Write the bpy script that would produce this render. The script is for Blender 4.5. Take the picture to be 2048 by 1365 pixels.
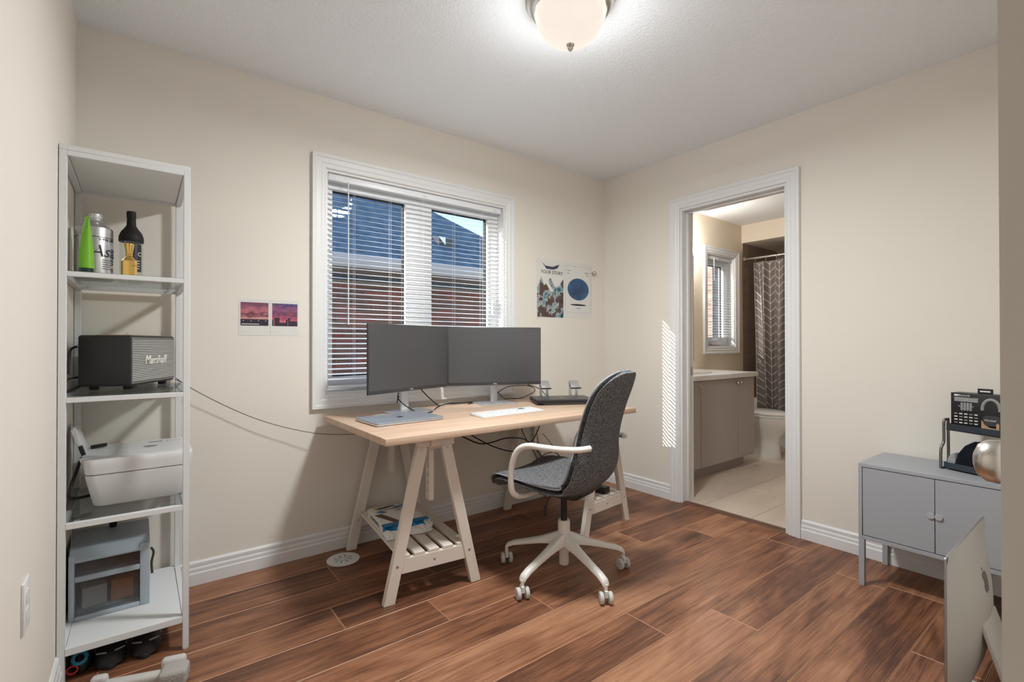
import bpy, bmesh, math, random
import numpy as np
from mathutils import Vector, Matrix, Euler
random.seed(7)
for o in list(bpy.data.objects): bpy.data.objects.remove(o)
S = bpy.context.scene; C = S.collection
PI = math.pi
# ------------------------------------------------------------ camera
CF, YAW, PITCH, ROLL = 969.2, 0.655533, 0.006189, -0.00061
CP = np.array([-2.9913, -2.65896, 1.10382])
def _rot():
    cy, sy, cp, sp = math.cos(YAW), math.sin(YAW), math.cos(PITCH), math.sin(PITCH)
    f = np.array([sy*cp, cy*cp, sp]); r = np.array([cy, -sy, 0.]); u = np.cross(r, f)
    c, s = math.cos(ROLL), math.sin(ROLL)
    return np.array([c*r+s*u, -s*r+c*u, f])
CM = _rot()
def W(u, v, ax, val):
    """photo pixel (2048x1365) -> point on the world plane axis ax = val"""
    d = CM.T @ np.array([(u-1024)/CF, -(v-682.5)/CF, 1.]); t = (val-CP[ax])/d[ax]
    return Vector((CP+t*d).tolist())
cam = bpy.data.cameras.new('camera'); co = bpy.data.objects.new('camera', cam); C.objects.link(co)
cam.sensor_width = 36; cam.sensor_fit = 'HORIZONTAL'; cam.lens = CF/2048*36; cam.clip_start = .02; cam.clip_end = 200
R3 = Matrix((CM[0].tolist(), CM[1].tolist(), (-CM[2]).tolist())).transposed()
co.matrix_world = Matrix.Translation(Vector(CP.tolist())) @ R3.to_4x4()
S.camera = co
# ------------------------------------------------------------ world, sun, exposure
wd = bpy.data.worlds.new('sky'); S.world = wd; wd.use_nodes = True
nt = wd.node_tree; bgn = nt.nodes['Background']; sk = nt.nodes.new('ShaderNodeTexSky')
sk.sky_type = 'NISHITA'; sk.sun_disc = False; sk.sun_elevation = math.radians(25); sk.sun_rotation = math.radians(298)
nt.links.new(sk.outputs[0], bgn.inputs[0]); bgn.inputs[1].default_value = 0.5
sl = bpy.data.lights.new('sun_offscreen', 'SUN'); sl.energy = 7.5; sl.angle = .004; sl.color = (1, .95, .87)
so = bpy.data.objects.new('sun_offscreen', sl); C.objects.link(so); so.location = (-8, 6, 6)
so.rotation_euler = Vector((1.01, -.54, -.53)).to_track_quat('-Z', 'Y').to_euler()
S.view_settings.view_transform = 'Standard'; S.view_settings.look = 'None'
S.view_settings.gamma = 1; S.view_settings.use_curve_mapping = False
S.view_settings.exposure = -0.02
LAMP_W, BATH_W, DOME_E = 58, 120, 0.95      # strengths used in the lamp builders below

# ------------------------------------------------------------ helpers
class MB:
    """collects shapes; build() links them as one mesh object"""
    def __init__(s): s.v = []; s.f = []; s.m = []
    def add(s, vs, fs, mi=0):
        b = len(s.v); s.v += [tuple(p) for p in vs]; s.f += [tuple(b+i for i in f) for f in fs]; s.m += [mi]*len(fs); return s
    def box(s, x0, x1, y0, y1, z0, z1, mi=0):
        vs = [(x, y, z) for z in (z0, z1) for y in (y0, y1) for x in (x0, x1)]
        return s.add(vs, [(0,2,3,1),(4,5,7,6),(0,1,5,4),(2,6,7,3),(0,4,6,2),(1,3,7,5)], mi)
    def obox(s, c, size, rot=(0,0,0), mi=0):
        M = Matrix.Translation(Vector(c)) @ (rot if isinstance(rot, Matrix) else Euler(rot).to_matrix()).to_4x4()
        h = [q/2 for q in size]
        vs = [M @ Vector((x*h[0], y*h[1], z*h[2])) for z in (-1,1) for y in (-1,1) for x in (-1,1)]
        return s.add(vs, [(0,2,3,1),(4,5,7,6),(0,1,5,4),(2,6,7,3),(0,4,6,2),(1,3,7,5)], mi)
    def beam(s, a, b, w, t, side=(1,0,0), mi=0):
        """board from a to b; w along 'side' (made square to the axis), t along the other normal; ends cut level"""
        a, b = Vector(a), Vector(b); d = (b-a).normalized(); sd = Vector(side); sd = (sd-d*sd.dot(d)).normalized(); n = d.cross(sd)
        vs = [p+sd*w/2*i+n*t/2*j for p in (a, b) for i, j in ((-1,-1),(1,-1),(1,1),(-1,1))]
        return s.add(vs, [(3,2,1,0),(4,5,6,7),(0,1,5,4),(1,2,6,5),(2,3,7,6),(3,0,4,7)], mi)
    def rings(s, rs, cap0=True, cap1=True, mi=0, closed=False):
        n = len(rs[0]); b = []; fs = []
        for r in rs: b += list(r)
        m = len(rs)
        for i in range(m if closed else m-1):
            for j in range(n):
                k = (i+1) % m
                fs.append((i*n+j, i*n+(j+1) % n, k*n+(j+1) % n, k*n+j))
        if not closed and cap0: fs.append(tuple(range(n-1, -1, -1)))
        if not closed and cap1: fs.append(tuple((m-1)*n+j for j in range(n)))
        return s.add(b, fs, mi)
    def cyl(s, a, b, r, seg=20, r2=None, mi=0, cap=True):
        a, b = Vector(a), Vector(b); d = (b-a).normalized(); x = d.orthogonal().normalized(); y = d.cross(x)
        r2 = r if r2 is None else r2
        mk = lambda p, q: [p+(x*math.cos(2*PI*i/seg)+y*math.sin(2*PI*i/seg))*q for i in range(seg)]
        return s.rings([mk(a, r), mk(b, r2)], cap, cap, mi)
    def lathe(s, prof, seg=32, o=(0,0,0), mi=0, sx=1, sy=1):
        o = Vector(o)
        rs = [[o+Vector((max(r,1e-4)*math.cos(2*PI*i/seg)*sx, max(r,1e-4)*math.sin(2*PI*i/seg)*sy, z)) for i in range(seg)] for r, z in prof]
        return s.rings(rs, True, True, mi)
    def tube(s, pts, r, seg=8, mi=0, smooth=True, closed=False, flat=None):
        P = [Vector(p) for p in pts]
        if smooth and len(P) > 2: P = spline(P, 6)
        n = len(P); up = None; rs = []
        for i, p in enumerate(P):
            d = (P[min(i+1, n-1)]-P[max(i-1, 0)]).normalized()
            if up is None: up = d.orthogonal().normalized()
            up = (up-d*up.dot(d)); up = up.normalized() if up.length > 1e-6 else d.orthogonal().normalized()
            q = d.cross(up)
            rr = r(i/(n-1)) if callable(r) else r
            rs.append([p+(up*math.cos(2*PI*k/seg)+q*math.sin(2*PI*k/seg))*rr for k in range(seg)])
        return s.rings(rs, True, True, mi, closed)
    def prism(s, poly, a, b, plane='xy', mi=0):
        f = {'xy': lambda p, h: (p[0], p[1], h), 'xz': lambda p, h: (p[0], h, p[1]), 'yz': lambda p, h: (h, p[0], p[1])}[plane]
        return s.rings([[f(p, a) for p in poly], [f(p, b) for p in poly]], True, True, mi)
    def sphere(s, c, r, seg=20, rg=12, sc=(1,1,1), mi=0):
        c = Vector(c); rs = []
        for i in range(rg+1):
            t = PI*i/rg; q = max(math.sin(t), 1e-3)
            rs.append([c+Vector((r*sc[0]*q*math.cos(2*PI*k/seg), r*sc[1]*q*math.sin(2*PI*k/seg), -r*sc[2]*math.cos(t))) for k in range(seg)])
        return s.rings(rs, True, True, mi)
    def mesh(s, name, mats, bevel=0, seg=2, smooth=None, weld=False, recalc=True):
        me = bpy.data.meshes.new(name); me.from_pydata([tuple(p) for p in s.v], [], s.f)
        for m in mats: me.materials.append(m)
        me.polygons.foreach_set('material_index', s.m)
        if recalc or bevel or weld:
            bm = bmesh.new(); bm.from_mesh(me)
            if weld: bmesh.ops.remove_doubles(bm, verts=bm.verts, dist=1e-5)
            if recalc: bmesh.ops.recalc_face_normals(bm, faces=bm.faces)
            if bevel:
                es = [e for e in bm.edges if len(e.link_faces) == 2 and e.calc_face_angle(0) > .5]
                bmesh.ops.bevel(bm, geom=es, offset=bevel, segments=seg, profile=.5, affect='EDGES', clamp_overlap=True)
            bm.to_mesh(me); bm.free()
        if smooth is not None:
            me.polygons.foreach_set('use_smooth', [True]*len(me.polygons)); me.set_sharp_from_angle(angle=math.radians(smooth))
        return me
    def build(s, name, mat, parent=None, bevel=0, seg=2, smooth=None, loc=None, rot=None, weld=False, recalc=True):
        mats = mat if isinstance(mat, (list, tuple)) else [mat]
        if bevel and smooth is None: smooth = 40
        return link(name, s.mesh(name, mats, bevel, seg, smooth, weld, recalc), parent, loc, rot)
def link(name, me, parent=None, loc=None, rot=None):
    o = bpy.data.objects.new(name, me); C.objects.link(o); o.parent = parent
    if loc is not None: o.location = loc
    if rot is not None: o.rotation_euler = rot
    return o
def spline(P, k=6):
    out = []
    n = len(P)
    for i in range(n-1):
        p0, p1, p2, p3 = P[max(i-1,0)], P[i], P[i+1], P[min(i+2,n-1)]
        for j in range(k):
            t = j/k
            out.append(.5*((2*p1)+(p2-p0)*t+(2*p0-5*p1+4*p2-p3)*t*t+(3*p1-p0-3*p2+p3)*t*t*t))
    return out+[P[-1]]
def tag(o, label, cat, group=None, kind=None):
    o['label'] = label; o['category'] = cat
    if group: o['group'] = group
    if kind: o['kind'] = kind
    return o
def thing(name, label, cat, loc=(0,0,0), rz=0, group=None, kind=None):
    o = bpy.data.objects.new(name, None); C.objects.link(o); o.empty_display_size = .05
    o.location = loc; o.rotation_euler = (0, 0, rz)
    return tag(o, label, cat, group, kind)
def struct(o, label, cat): return tag(o, label, cat, kind='structure')
def rrect(x0, x1, y0, y1, r, n=5):
    P = []
    for cx, cy, a in ((x1-r, y1-r, 0), (x0+r, y1-r, 90), (x0+r, y0+r, 180), (x1-r, y0+r, 270)):
        for i in range(n+1):
            t = math.radians(a+90*i/n); P.append((cx+r*math.cos(t), cy+r*math.sin(t)))
    return P
def textmesh(s, size, mat, ext=.0004, shear=0, align='CENTER'):
    cu = bpy.data.curves.new('lettering', 'FONT'); cu.body = s; cu.size = size; cu.extrude = ext; cu.shear = shear
    cu.align_x = align; cu.align_y = 'CENTER'; cu.resolution_u = 2
    ob = bpy.data.objects.new('lettering', cu); C.objects.link(ob)
    me = bpy.data.meshes.new_from_object(ob.evaluated_get(bpy.context.evaluated_depsgraph_get()))
    bpy.data.objects.remove(ob); me.materials.clear(); me.materials.append(mat); me.name = 'lettering'
    return me
def text(s, size, mat, parent, loc, rot, ext=.0004, shear=0, align='CENTER', name='lettering'):
    return link(name, textmesh(s, size, mat, ext, shear, align), parent, loc, rot)

# ------------------------------------------------------------ materials
def srgb(r, g, b):
    f = lambda c: ((c/255+.055)/1.055)**2.4 if c/255 > .04045 else c/255/12.92
    return (f(r), f(g), f(b), 1)
def mat(name, col, rough=.5, metal=0, spec=.5, bump=None, em=None, coat=0):
    m = bpy.data.materials.new(name); m.use_nodes = True; n = m.node_tree.nodes; L = m.node_tree.links; b = n['Principled BSDF']
    c = col if len(col) == 4 else (*col, 1)
    b.inputs['Base Color'].default_value = c; b.inputs['Roughness'].default_value = rough; b.inputs['Metallic'].default_value = metal
    b.inputs['Specular IOR Level'].default_value = spec; b.inputs['Coat Weight'].default_value = coat
    if em: b.inputs['Emission Color'].default_value = (*em[:3], 1); b.inputs['Emission Strength'].default_value = em[3]
    if bump:
        sc, st, dist = bump
        tc = n.new('ShaderNodeTexCoord'); no = n.new('ShaderNodeTexNoise'); bu = n.new('ShaderNodeBump')
        no.inputs['Scale'].default_value = sc; no.inputs['Detail'].default_value = 3
        bu.inputs['Strength'].default_value = st; bu.inputs['Distance'].default_value = dist
        L.new(tc.outputs['Object'], no.inputs['Vector']); L.new(no.outputs['Fac'], bu.inputs['Height']); L.new(bu.outputs[0], b.inputs['Normal'])
    return m
def ramp(m, fac, stops):
    r = m.node_tree.nodes.new('ShaderNodeValToRGB'); e = r.color_ramp.elements
    while len(e) < len(stops): e.new(.5)
    for i, (p, c) in enumerate(stops): e[i].position = p; e[i].color = c if len(c) == 4 else (*c, 1)
    m.node_tree.links.new(fac, r.inputs[0]); return r
def noise_col(m, scale, stops, detail=4, coord='Object', rnd=False, rough=.6):
    """base colour from a stretched noise"""
    n = m.node_tree.nodes; L = m.node_tree.links; b = n['Principled BSDF']
    tc = n.new('ShaderNodeTexCoord'); mp = n.new('ShaderNodeMapping'); mp.inputs['Scale'].default_value = scale
    no = n.new('ShaderNodeTexNoise'); no.inputs['Scale'].default_value = 1; no.inputs['Detail'].default_value = detail; no.inputs['Roughness'].default_value = rough
    L.new(tc.outputs[coord], mp.inputs[0])
    if rnd:
        oi = n.new('ShaderNodeObjectInfo'); mu = n.new('ShaderNodeMath'); mu.operation = 'MULTIPLY'; mu.inputs[1].default_value = 37
        L.new(oi.outputs['Random'], mu.inputs[0]); L.new(mu.outputs[0], mp.inputs['Location'])
    L.new(mp.outputs[0], no.inputs['Vector']); r = ramp(m, no.outputs['Fac'], stops); L.new(r.outputs[0], b.inputs['Base Color'])
    return no, r
def glassmat(name, tint=(1,1,1), refl=.06, rough=.02):
    m = bpy.data.materials.new(name); m.use_nodes = True; n = m.node_tree.nodes; L = m.node_tree.links
    n.remove(n['Principled BSDF']); t = n.new('ShaderNodeBsdfTransparent'); g = n.new('ShaderNodeBsdfGlossy'); x = n.new('ShaderNodeMixShader')
    t.inputs[0].default_value = (*tint, 1); g.inputs['Roughness'].default_value = rough
    fr = n.new('ShaderNodeLayerWeight'); fr.inputs[0].default_value = .5; pw_ = n.new('ShaderNodeMath'); pw_.operation = 'POWER'; pw_.inputs[1].default_value = 5; L.new(fr.outputs['Facing'], pw_.inputs[0])
    ma = n.new('ShaderNodeMath'); ma.operation = 'MULTIPLY_ADD'; ma.inputs[1].default_value = .5; ma.inputs[2].default_value = refl; ma.use_clamp = True
    L.new(pw_.outputs[0], ma.inputs[0]); L.new(ma.outputs[0], x.inputs[0]); L.new(t.outputs[0], x.inputs[1]); L.new(g.outputs[0], x.inputs[2]); L.new(x.outputs[0], n['Material Output'].inputs[0])
    return m

WALL = mat('beige wall paint', srgb(235, 229, 219), .75, spec=.25, bump=(160, .08, .002))
WALLB = mat('warm bathroom paint', srgb(230, 217, 198), .7, spec=.25, bump=(160, .08, .002))
CEIL = mat('stippled ceiling', srgb(242, 246, 250), .9, spec=.15, bump=(85, .55, .006))
CEILB = mat('bathroom ceiling', srgb(232, 230, 228), .8, spec=.2)
TRIM = mat('white trim paint', srgb(232, 232, 232), .4, spec=.4)
WHITEP = mat('white powder coat', srgb(226, 228, 229), .45, spec=.4)
WHITEPL = mat('white plastic', srgb(228, 228, 228), .38, spec=.45)
CREAMW = mat('white stained wood', srgb(228, 219, 208), .5, spec=.35, bump=(60, .1, .002))
VINYL = mat('white vinyl', srgb(236, 237, 238), .4)
BLIND = mat('white blind slat', srgb(238, 240, 243), .35)
BLACK = mat('black plastic', (.012, .012, .013), .4)
BLACKR = mat('black rubber', (.012, .012, .012), .6, spec=.3)
DGASK = mat('dark gasket', (.01, .013, .016), .5)
CABLE = mat('black cable', (.012, .011, .011), .55, spec=.3)
CHROME = mat('brushed nickel', (.62, .59, .54), .28, 1)
STEEL = mat('satin steel', (.55, .55, .54), .35, 1)
GOLD = mat('gold metal', (.78, .52, .17), .2, 1)
ALU = mat('silver aluminium', (.72, .73, .75), .36, .9)
ALUD = mat('grey aluminium', (.42, .43, .44), .38, .85)
GREYM = mat('grey lacquered steel', srgb(168, 171, 177), .5, spec=.4)
GREYMD = mat('dark cabinet gap', (.02, .022, .025), .7)
SCREEN = mat('matt dark screen', (.06, .061, .065), .27, spec=.9)
BEZEL = mat('dark grey bezel', (.045, .045, .047), .45)
WTEXT = mat('white print', (.82, .82, .8), .6)
KTEXT = mat('black print', (.02, .02, .022), .6)
GTEXT = mat('grey print', (.3, .3, .3), .6)
PORC = mat('white porcelain', srgb(238, 236, 232), .12, spec=.6)
QUARTZ = mat('white countertop', srgb(240, 238, 236), .25)
VANITY = mat('taupe vanity front', srgb(176, 168, 166), .5, spec=.35)
MIRROR = mat('mirror', (.86, .86, .85), .02, 1)
PAPER = mat('white paper', srgb(226, 224, 220), .8, spec=.2)
DGREYT = mat('dark slate tray', srgb(58, 66, 74), .4, .2)
GREYST = mat('gunmetal rod', (.22, .21, .2), .38, .9)
PANE = glassmat('window glass', (.95, .97, .98), .03)
GLASSS = glassmat('grey shelf glass', (.80, .83, .83), .07)
CLEARG = glassmat('clear bottle glass', (.90, .92, .91), .09)
MILKPL = mat('milky grey blue plastic', srgb(172, 182, 192), .4, spec=.4)
# oak top
WOODT = mat('beech table top', srgb(200, 160, 128), .45, spec=.35)
noise_col(WOODT, (2.2, 26, 12), [(.3, srgb(196, 164, 140)), (.5, srgb(208, 178, 154)), (.72, srgb(218, 190, 167))])
# plank floor
PLANK = mat('brown plank', (.2, .1, .06), .42, spec=.4)
def _plank():
    m = PLANK; n = m.node_tree.nodes; L = m.node_tree.links; b = n['Principled BSDF']
    tc = n.new('ShaderNodeTexCoord'); oi = n.new('ShaderNodeObjectInfo'); va = n.new('ShaderNodeVectorMath'); va.operation = 'ADD'
    mu = n.new('ShaderNodeMath'); mu.operation = 'MULTIPLY'; mu.inputs[1].default_value = 53; L.new(oi.outputs['Random'], mu.inputs[0])
    L.new(tc.outputs['Object'], va.inputs[0]); L.new(mu.outputs[0], va.inputs[1])
    def nz(sc, det, dist=0, rg=.6):
        mp = n.new('ShaderNodeMapping'); mp.inputs['Scale'].default_value = sc; L.new(va.outputs[0], mp.inputs[0])
        q = n.new('ShaderNodeTexNoise'); q.inputs['Scale'].default_value = 1; q.inputs['Detail'].default_value = det; q.inputs['Distortion'].default_value = dist; q.inputs['Roughness'].default_value = rg
        L.new(mp.outputs[0], q.inputs['Vector']); return q
    big = nz((1.5, 4.2, 1), 3, .5); grain = nz((5, 150, 1), 5, .6, .7); mid = nz((2.2, 40, 1), 5, 1.0, .68)
    def mix(a, wa, c, wc):
        p = n.new('ShaderNodeMath'); p.operation = 'MULTIPLY'; L.new(a, p.inputs[0]); p.inputs[1].default_value = wa
        q = n.new('ShaderNodeMath'); q.operation = 'MULTIPLY_ADD'; L.new(c, q.inputs[0]); q.inputs[1].default_value = wc; L.new(p.outputs[0], q.inputs[2]); return q.outputs[0]
    t = mix(big.outputs['Fac'], .42, mid.outputs['Fac'], .33); t = mix(t, 1, grain.outputs['Fac'], .25)
    t = mix(t, 1, oi.outputs['Random'], .10)
    r = ramp(m, t, [(.39, srgb(62, 39, 31)), (.49, srgb(106, 68, 49)), (.57, srgb(144, 97, 70)), (.68, srgb(178, 130, 99))]); L.new(r.outputs[0], b.inputs['Base Color'])
    bu = n.new('ShaderNodeBump'); bu.inputs['Strength'].default_value = .22; bu.inputs['Distance'].default_value = .002
    L.new(grain.outputs['Fac'], bu.inputs['Height']); L.new(bu.outputs[0], b.inputs['Normal'])
_plank()
SEAM = mat('plank bevel', srgb(186, 140, 108), .5)
TILEF = mat('pale floor tile', srgb(216, 198, 182), .35, spec=.4)
noise_col(TILEF, (2.5, 5, 2), [(.3, srgb(206, 189, 173)), (.7, srgb(222, 206, 190))], rnd=True)
GROUT = mat('floor grout', srgb(176, 160, 146), .8)
TILEW = mat('taupe wall tile', srgb(150, 131, 118), .25, spec=.5)
noise_col(TILEW, (1.5, 1.5, 5), [(.3, srgb(140, 121, 108)), (.7, srgb(160, 141, 128))], rnd=True)
GROUTW = mat('wall grout', srgb(186, 172, 160), .8)
# fabrics
def fabric(name, a, b_, sc=420, bump=.5):
    m = mat(name, a, .95, spec=.12); no, r = noise_col(m, (sc, sc, sc), [(.36, a), (.64, b_)], 2)
    bu = m.node_tree.nodes.new('ShaderNodeBump'); bu.inputs['Strength'].default_value = bump; bu.inputs['Distance'].default_value = .001
    m.node_tree.links.new(no.outputs['Fac'], bu.inputs['Height']); m.node_tree.links.new(bu.outputs[0], m.node_tree.nodes['Principled BSDF'].inputs['Normal'])
    return m
FABD = fabric('grey melange fabric', srgb(54, 54, 57), srgb(138, 138, 140), 230)
FABL = FABD
PIPING = mat('light piping', srgb(146, 148, 154), .8)
# ============================================================ STRUCTURE
H = 2.428; XL = -3.20; YF = -2.599
PROF = [(0,0),(0,.011),(.006,.014),(.02,.014),(.028,.018),(.05,.019),(.055,.024),(.071,.024),(.071,0)]
def sweep(corners, closed, mp, prof=PROF):
    n = len(corners); rs = []
    for i, (u, v) in enumerate(corners):
        nb = []
        for j in (i-1, i):
            if not closed and (j < 0 or j >= n-1): continue
            a, b = corners[j % n], corners[(j+1) % n]; d = Vector((b[0]-a[0], b[1]-a[1])).normalized(); nb.append(Vector((-d.y, d.x)))
        if len(nb) == 1: q = nb[0]
        else: q = (nb[0]+nb[1]); q = q/(q.dot(nb[0]))
        rs.append([mp(u+q.x*o, v+q.y*o, p) for o, p in prof])
    return MB().rings(rs, True, True, 0, closed)
bY = lambda u, v, p: (u, -p, v)           # back wall
def frame_back(x0, x1, z0, z1, y=0): return sweep([(x0,z0),(x0,z1),(x1,z1),(x1,z0)], True, lambda u, v, p: (u, y-p, v))
# --- floor with planks
o = MB().box(-3.35, .06, -4.4, .16, -.12, -.006).build('floor', SEAM); struct(o, 'brown wood plank floor running parallel to the window wall', 'floor'); FLOOR = o
def plank(x0, x1, y0, y1):
    g = .0006; c = .0022; x0 += g; x1 -= g; y0 += g; y1 -= g
    cx, cy = (x0+x1)/2, (y0+y1)/2; a, b = (x1-x0)/2, (y1-y0)/2
    vs = [(-a,-b,-.008),(a,-b,-.008),(a,b,-.008),(-a,b,-.008),(-a,-b,-.0016),(a,-b,-.0016),(a,b,-.0016),(-a,b,-.0016),(-a+c,-b+c,0),(a-c,-b+c,0),(a-c,b-c,0),(-a+c,b-c,0)]
    m = MB(); m.add(vs, [(8,9,10,11)], 0); m.add(vs, [(4,5,9,8),(5,6,10,9),(6,7,11,10),(7,4,8,11)], 1)
    m.add(vs, [(0,1,5,4),(1,2,6,5),(2,3,7,6),(3,0,4,7)], 0)
    m.build('plank', [PLANK, SEAM], FLOOR, loc=(cx, cy, 0), recalc=False)
ENDS = {0: -1.62, 1: -2.25, 2: -1.86, 3: -2.355, 4: -2.005, 5: -1.625, 6: -1.08, 7: -1.405, 8: -1.10, 9: -.33, 10: -1.52, 11: -.793, 12: -1.9, 13: -1.3}
for k in range(14):
    y1 = -.19-.1955*(k-1) if k else -.001
    y0 = -.19-.1955*k
    x = ENDS[k]
    while x > XL: x -= 1.237
    xs = [XL]
    while True:
        x += 1.237
        if x >= .035: xs.append(.035); break
        if x-xs[-1] > .05: xs.append(x)
    for a, b in zip(xs, xs[1:]): plank(a, b, y0, y1)
# --- walls
m = MB(); x0, x1, z0, z1 = -2.205, -1.008, .833, 2.045
m.box(-3.35, x0, 0, .16, -.1, H); m.box(x1, .12, 0, .16, -.1, H); m.box(x0, x1, 0, .16, -.1, z0); m.box(x0, x1, 0, .16, z1, H)
struct(m.build('wall_back', WALL), 'beige painted wall with the wide two pane window', 'wall')
struct(MB().box(-3.35, XL, -4.4, 0, -.1, H).build('wall_left', WALL), 'beige painted wall beside the tall white shelving unit', 'wall')
DY0, DY1, DH = -1.402, -.695, 2.046
m = MB(); m.box(0, .12, DY1, 0, -.1, H); m.box(0, .12, -2.72, DY0, -.1, H); m.box(0, .12, DY0, DY1, DH, H)
struct(m.build('wall_right', WALL), 'beige painted wall with the open bathroom doorway', 'wall')
m = MB(); m.box(-2.52, -2.105, YF-.12, YF, -.1, H); m.box(-1.345, .0, YF-.12, YF, -.1, H); m.box(-2.105, -1.345, YF-.12, YF, 2.04, H); m.box(XL, -2.52, YF-.12, YF, 2.08, H)
struct(m.build('wall_front', WALL), 'beige wall end beside the doorway with the metal door knob', 'wall')
struct(MB().box(-3.35, .12, -4.4, .16, H, H+.1).build('ceiling', CEIL), 'white stippled ceiling of the study', 'ceiling')
# hallway behind the doorway
m = MB(); m.box(XL, .12, -4.4, -4.28, -.1, H); m.box(-2.0, -1.88, -4.28, YF-.12, -.1, H)
struct(m.build('wall_hallway', WALL), 'beige hallway walls outside the study doorway', 'wall')
# --- baseboards
BP = [(0,0),(0,.016),(.052,.016),(.058,.0125),(.072,.0125),(.08,.0085),(.09,.0095),(.098,.0095),(.106,.004),(.106,0)]
def base(name, a, b, mp, label):
    m = MB().rings([[mp(t, p, z) for z, p in BP] for t in (a, b)]); struct(m.build(name, TRIM), label, 'baseboard')
base('baseboard_back', XL, 0, lambda t, p, z: (t, -p, z), 'white moulded baseboard below the window')
base('baseboard_left', YF-.5, 0, lambda t, p, z: (XL+p, t, z), 'white moulded baseboard beside the shelving unit')
base('baseboard_right', DY1+.0715, 0, lambda t, p, z: (-p, t, z), 'short white baseboard between the room corner and doorway')
base('baseboard_cabinet', YF, DY0-.0715, lambda t, p, z: (-p, t, z), 'white baseboard running behind the grey cabinet')
# --- door casing and jambs to the bathroom
mp = lambda u, v, p: (-p, -u, v)
m = sweep([(-DY1, 0), (-DY1, DH), (-DY0, DH), (-DY0, 0)], False, mp)
t1 = m.build('trim_1', TRIM); struct(t1, 'white moulded casing around the bathroom doorway', 'door casing')
m = MB(); m.box(.0, .135, DY1-.016, DY1, 0, DH); m.box(.0, .135, DY0, DY0+.016, 0, DH); m.box(.0, .135, DY0+.016, DY1-.016, DH-.016, DH)
m.build('jamb', TRIM, t1)
m = MB(); m.box(.05, .085, DY1-.028, DY1-.016, 0, DH-.016); m.box(.05, .085, DY0+.016, DY0+.028, 0, DH-.016); m.box(.05, .085, DY0+.028, DY1-.028, DH-.028, DH-.016)
m.build('door_stop', TRIM, t1, bevel=.003)
m = MB(); m.box(.094, .122, DY1-.0175, DY1-.016, .88, .94)
m.build('strike_plate', STEEL, t1)
struct(MB().prism([(-.002,0),(.004,.007),(.04,.009),(.058,.003),(.06,0)], DY0+.016, DY1-.016, 'xz').build('trim_2', mat('brown threshold', srgb(104, 70, 50), .4)), 'brown threshold strip in the bathroom doorway', 'threshold')
# --- closet door in the front wall (only its knob shows past the wall end)
d2 = thing('door_2', 'white door with a brushed nickel knob at the wall end', 'door', (-1.725, YF, 0), 0, kind='structure')
m = MB(); m.box(-.378, .378, -.034, .004, .01, 2.036); m.build('slab', TRIM, d2, bevel=.002)
for a, b in ((.22, .92), (1.06, 1.9)):
    for s in (-1, 1):
        MB().box(min(s*.06, s*.30), max(s*.06, s*.30), .004, .009, a, b).build('panel', TRIM, d2, bevel=.004)
sweep([(-.38, 0), (-.38, 2.04), (.38, 2.04), (.38, 0)], False, lambda u, v, p: (u, p*.8, v)).build('casing', TRIM, d2)
kx, kz = -.31, .938
pr = [(.0,.0),(.033,.0),(.033,.006),(.012,.010),(.011,.026),(.017,.032),(.027,.042),(.0305,.053),(.029,.064),(.022,.072),(.01,.076),(.0,.077)]
mk = MB().lathe(pr, 40); mk.v = [(kx+x, .004+z*1.12, kz+y) for x, y, z in mk.v]
mk.build('door_knob', CHROME, d2, smooth=40)
# ============================================================ MAIN WINDOW
w1 = thing('window_1', 'wide white window with two panes behind a venetian blind', 'window', (0,0,0), kind='structure')
frame_back(x0, x1, z0, z1).build('casing', TRIM, w1)
m = MB(); jb = .012
m.box(x0, x0+jb, 0, .15, z0, z1); m.box(x1-jb, x1, 0, .15, z0, z1); m.box(x0+jb, x1-jb, 0, .15, z1-jb, z1); m.box(x0+jb, x1-jb, -.002, .15, z0, z0+jb)
m.build('jamb_liner', TRIM, w1)
gx = [(-2.143, -1.704), (-1.526, -1.094)]; gz0, gz1 = .922, 1.966
fy0, fy1 = .075, .14
m = MB()                                                     # outer vinyl frame with mullion
m.box(x0+jb, gx[0][0]-.02, fy0, fy1, z0+jb, z1-jb); m.box(gx[1][1]+.02, x1-jb, fy0, fy1, z0+jb, z1-jb); m.box(gx[0][1]+.02, gx[1][0]-.02, fy0+.006, fy1, z0+jb, z1-jb)
m.box(gx[0][0]-.02, gx[0][1]+.02, fy0, fy1, z0+jb, gz0-.02); m.box(gx[1][0]-.02, gx[1][1]+.02, fy0, fy1, z0+jb, gz0-.02)
m.box(gx[0][0]-.02, gx[0][1]+.02, fy0, fy1, gz1+.02, z1-jb); m.box(gx[1][0]-.02, gx[1][1]+.02, fy0, fy1, gz1+.02, z1-jb)
m.build('window_frame', VINYL, w1)
def ringbox(m, a, b, c, d, w, ya, yb):
    m.box(a, a+w, ya, yb, c, d); m.box(b-w, b, ya, yb, c, d); m.box(a+w, b-w, ya, yb, c, c+w); m.box(a+w, b-w, ya, yb, d-w, d); return m
for a, b in gx:
    s = ringbox(MB(), a-.02, b+.02, gz0-.02, gz1+.02, .02, fy0+.008, fy1).build('sash', VINYL, w1)
    ringbox(MB(), a, b, gz0, gz1, .007, fy0+.03, fy1-.01).build('gasket', DGASK, s)
    MB().box(a+.004, b-.004, .108, .112, gz0+.004, gz1-.004).build('pane', PANE, s)
m = MB(); m.box(-1.07, -1.05, .055, fy0, 1.30, 1.40).build('sash_lock', VINYL, w1, bevel=.004)
m = MB(); m.box(-1.30, -1.20, .05, fy0, .875, .90); m.beam((-1.28,.05,.90),(-1.18,.045,.93),.014,.01); m.build('crank_handle', VINYL, w1, bevel=.003)
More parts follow.
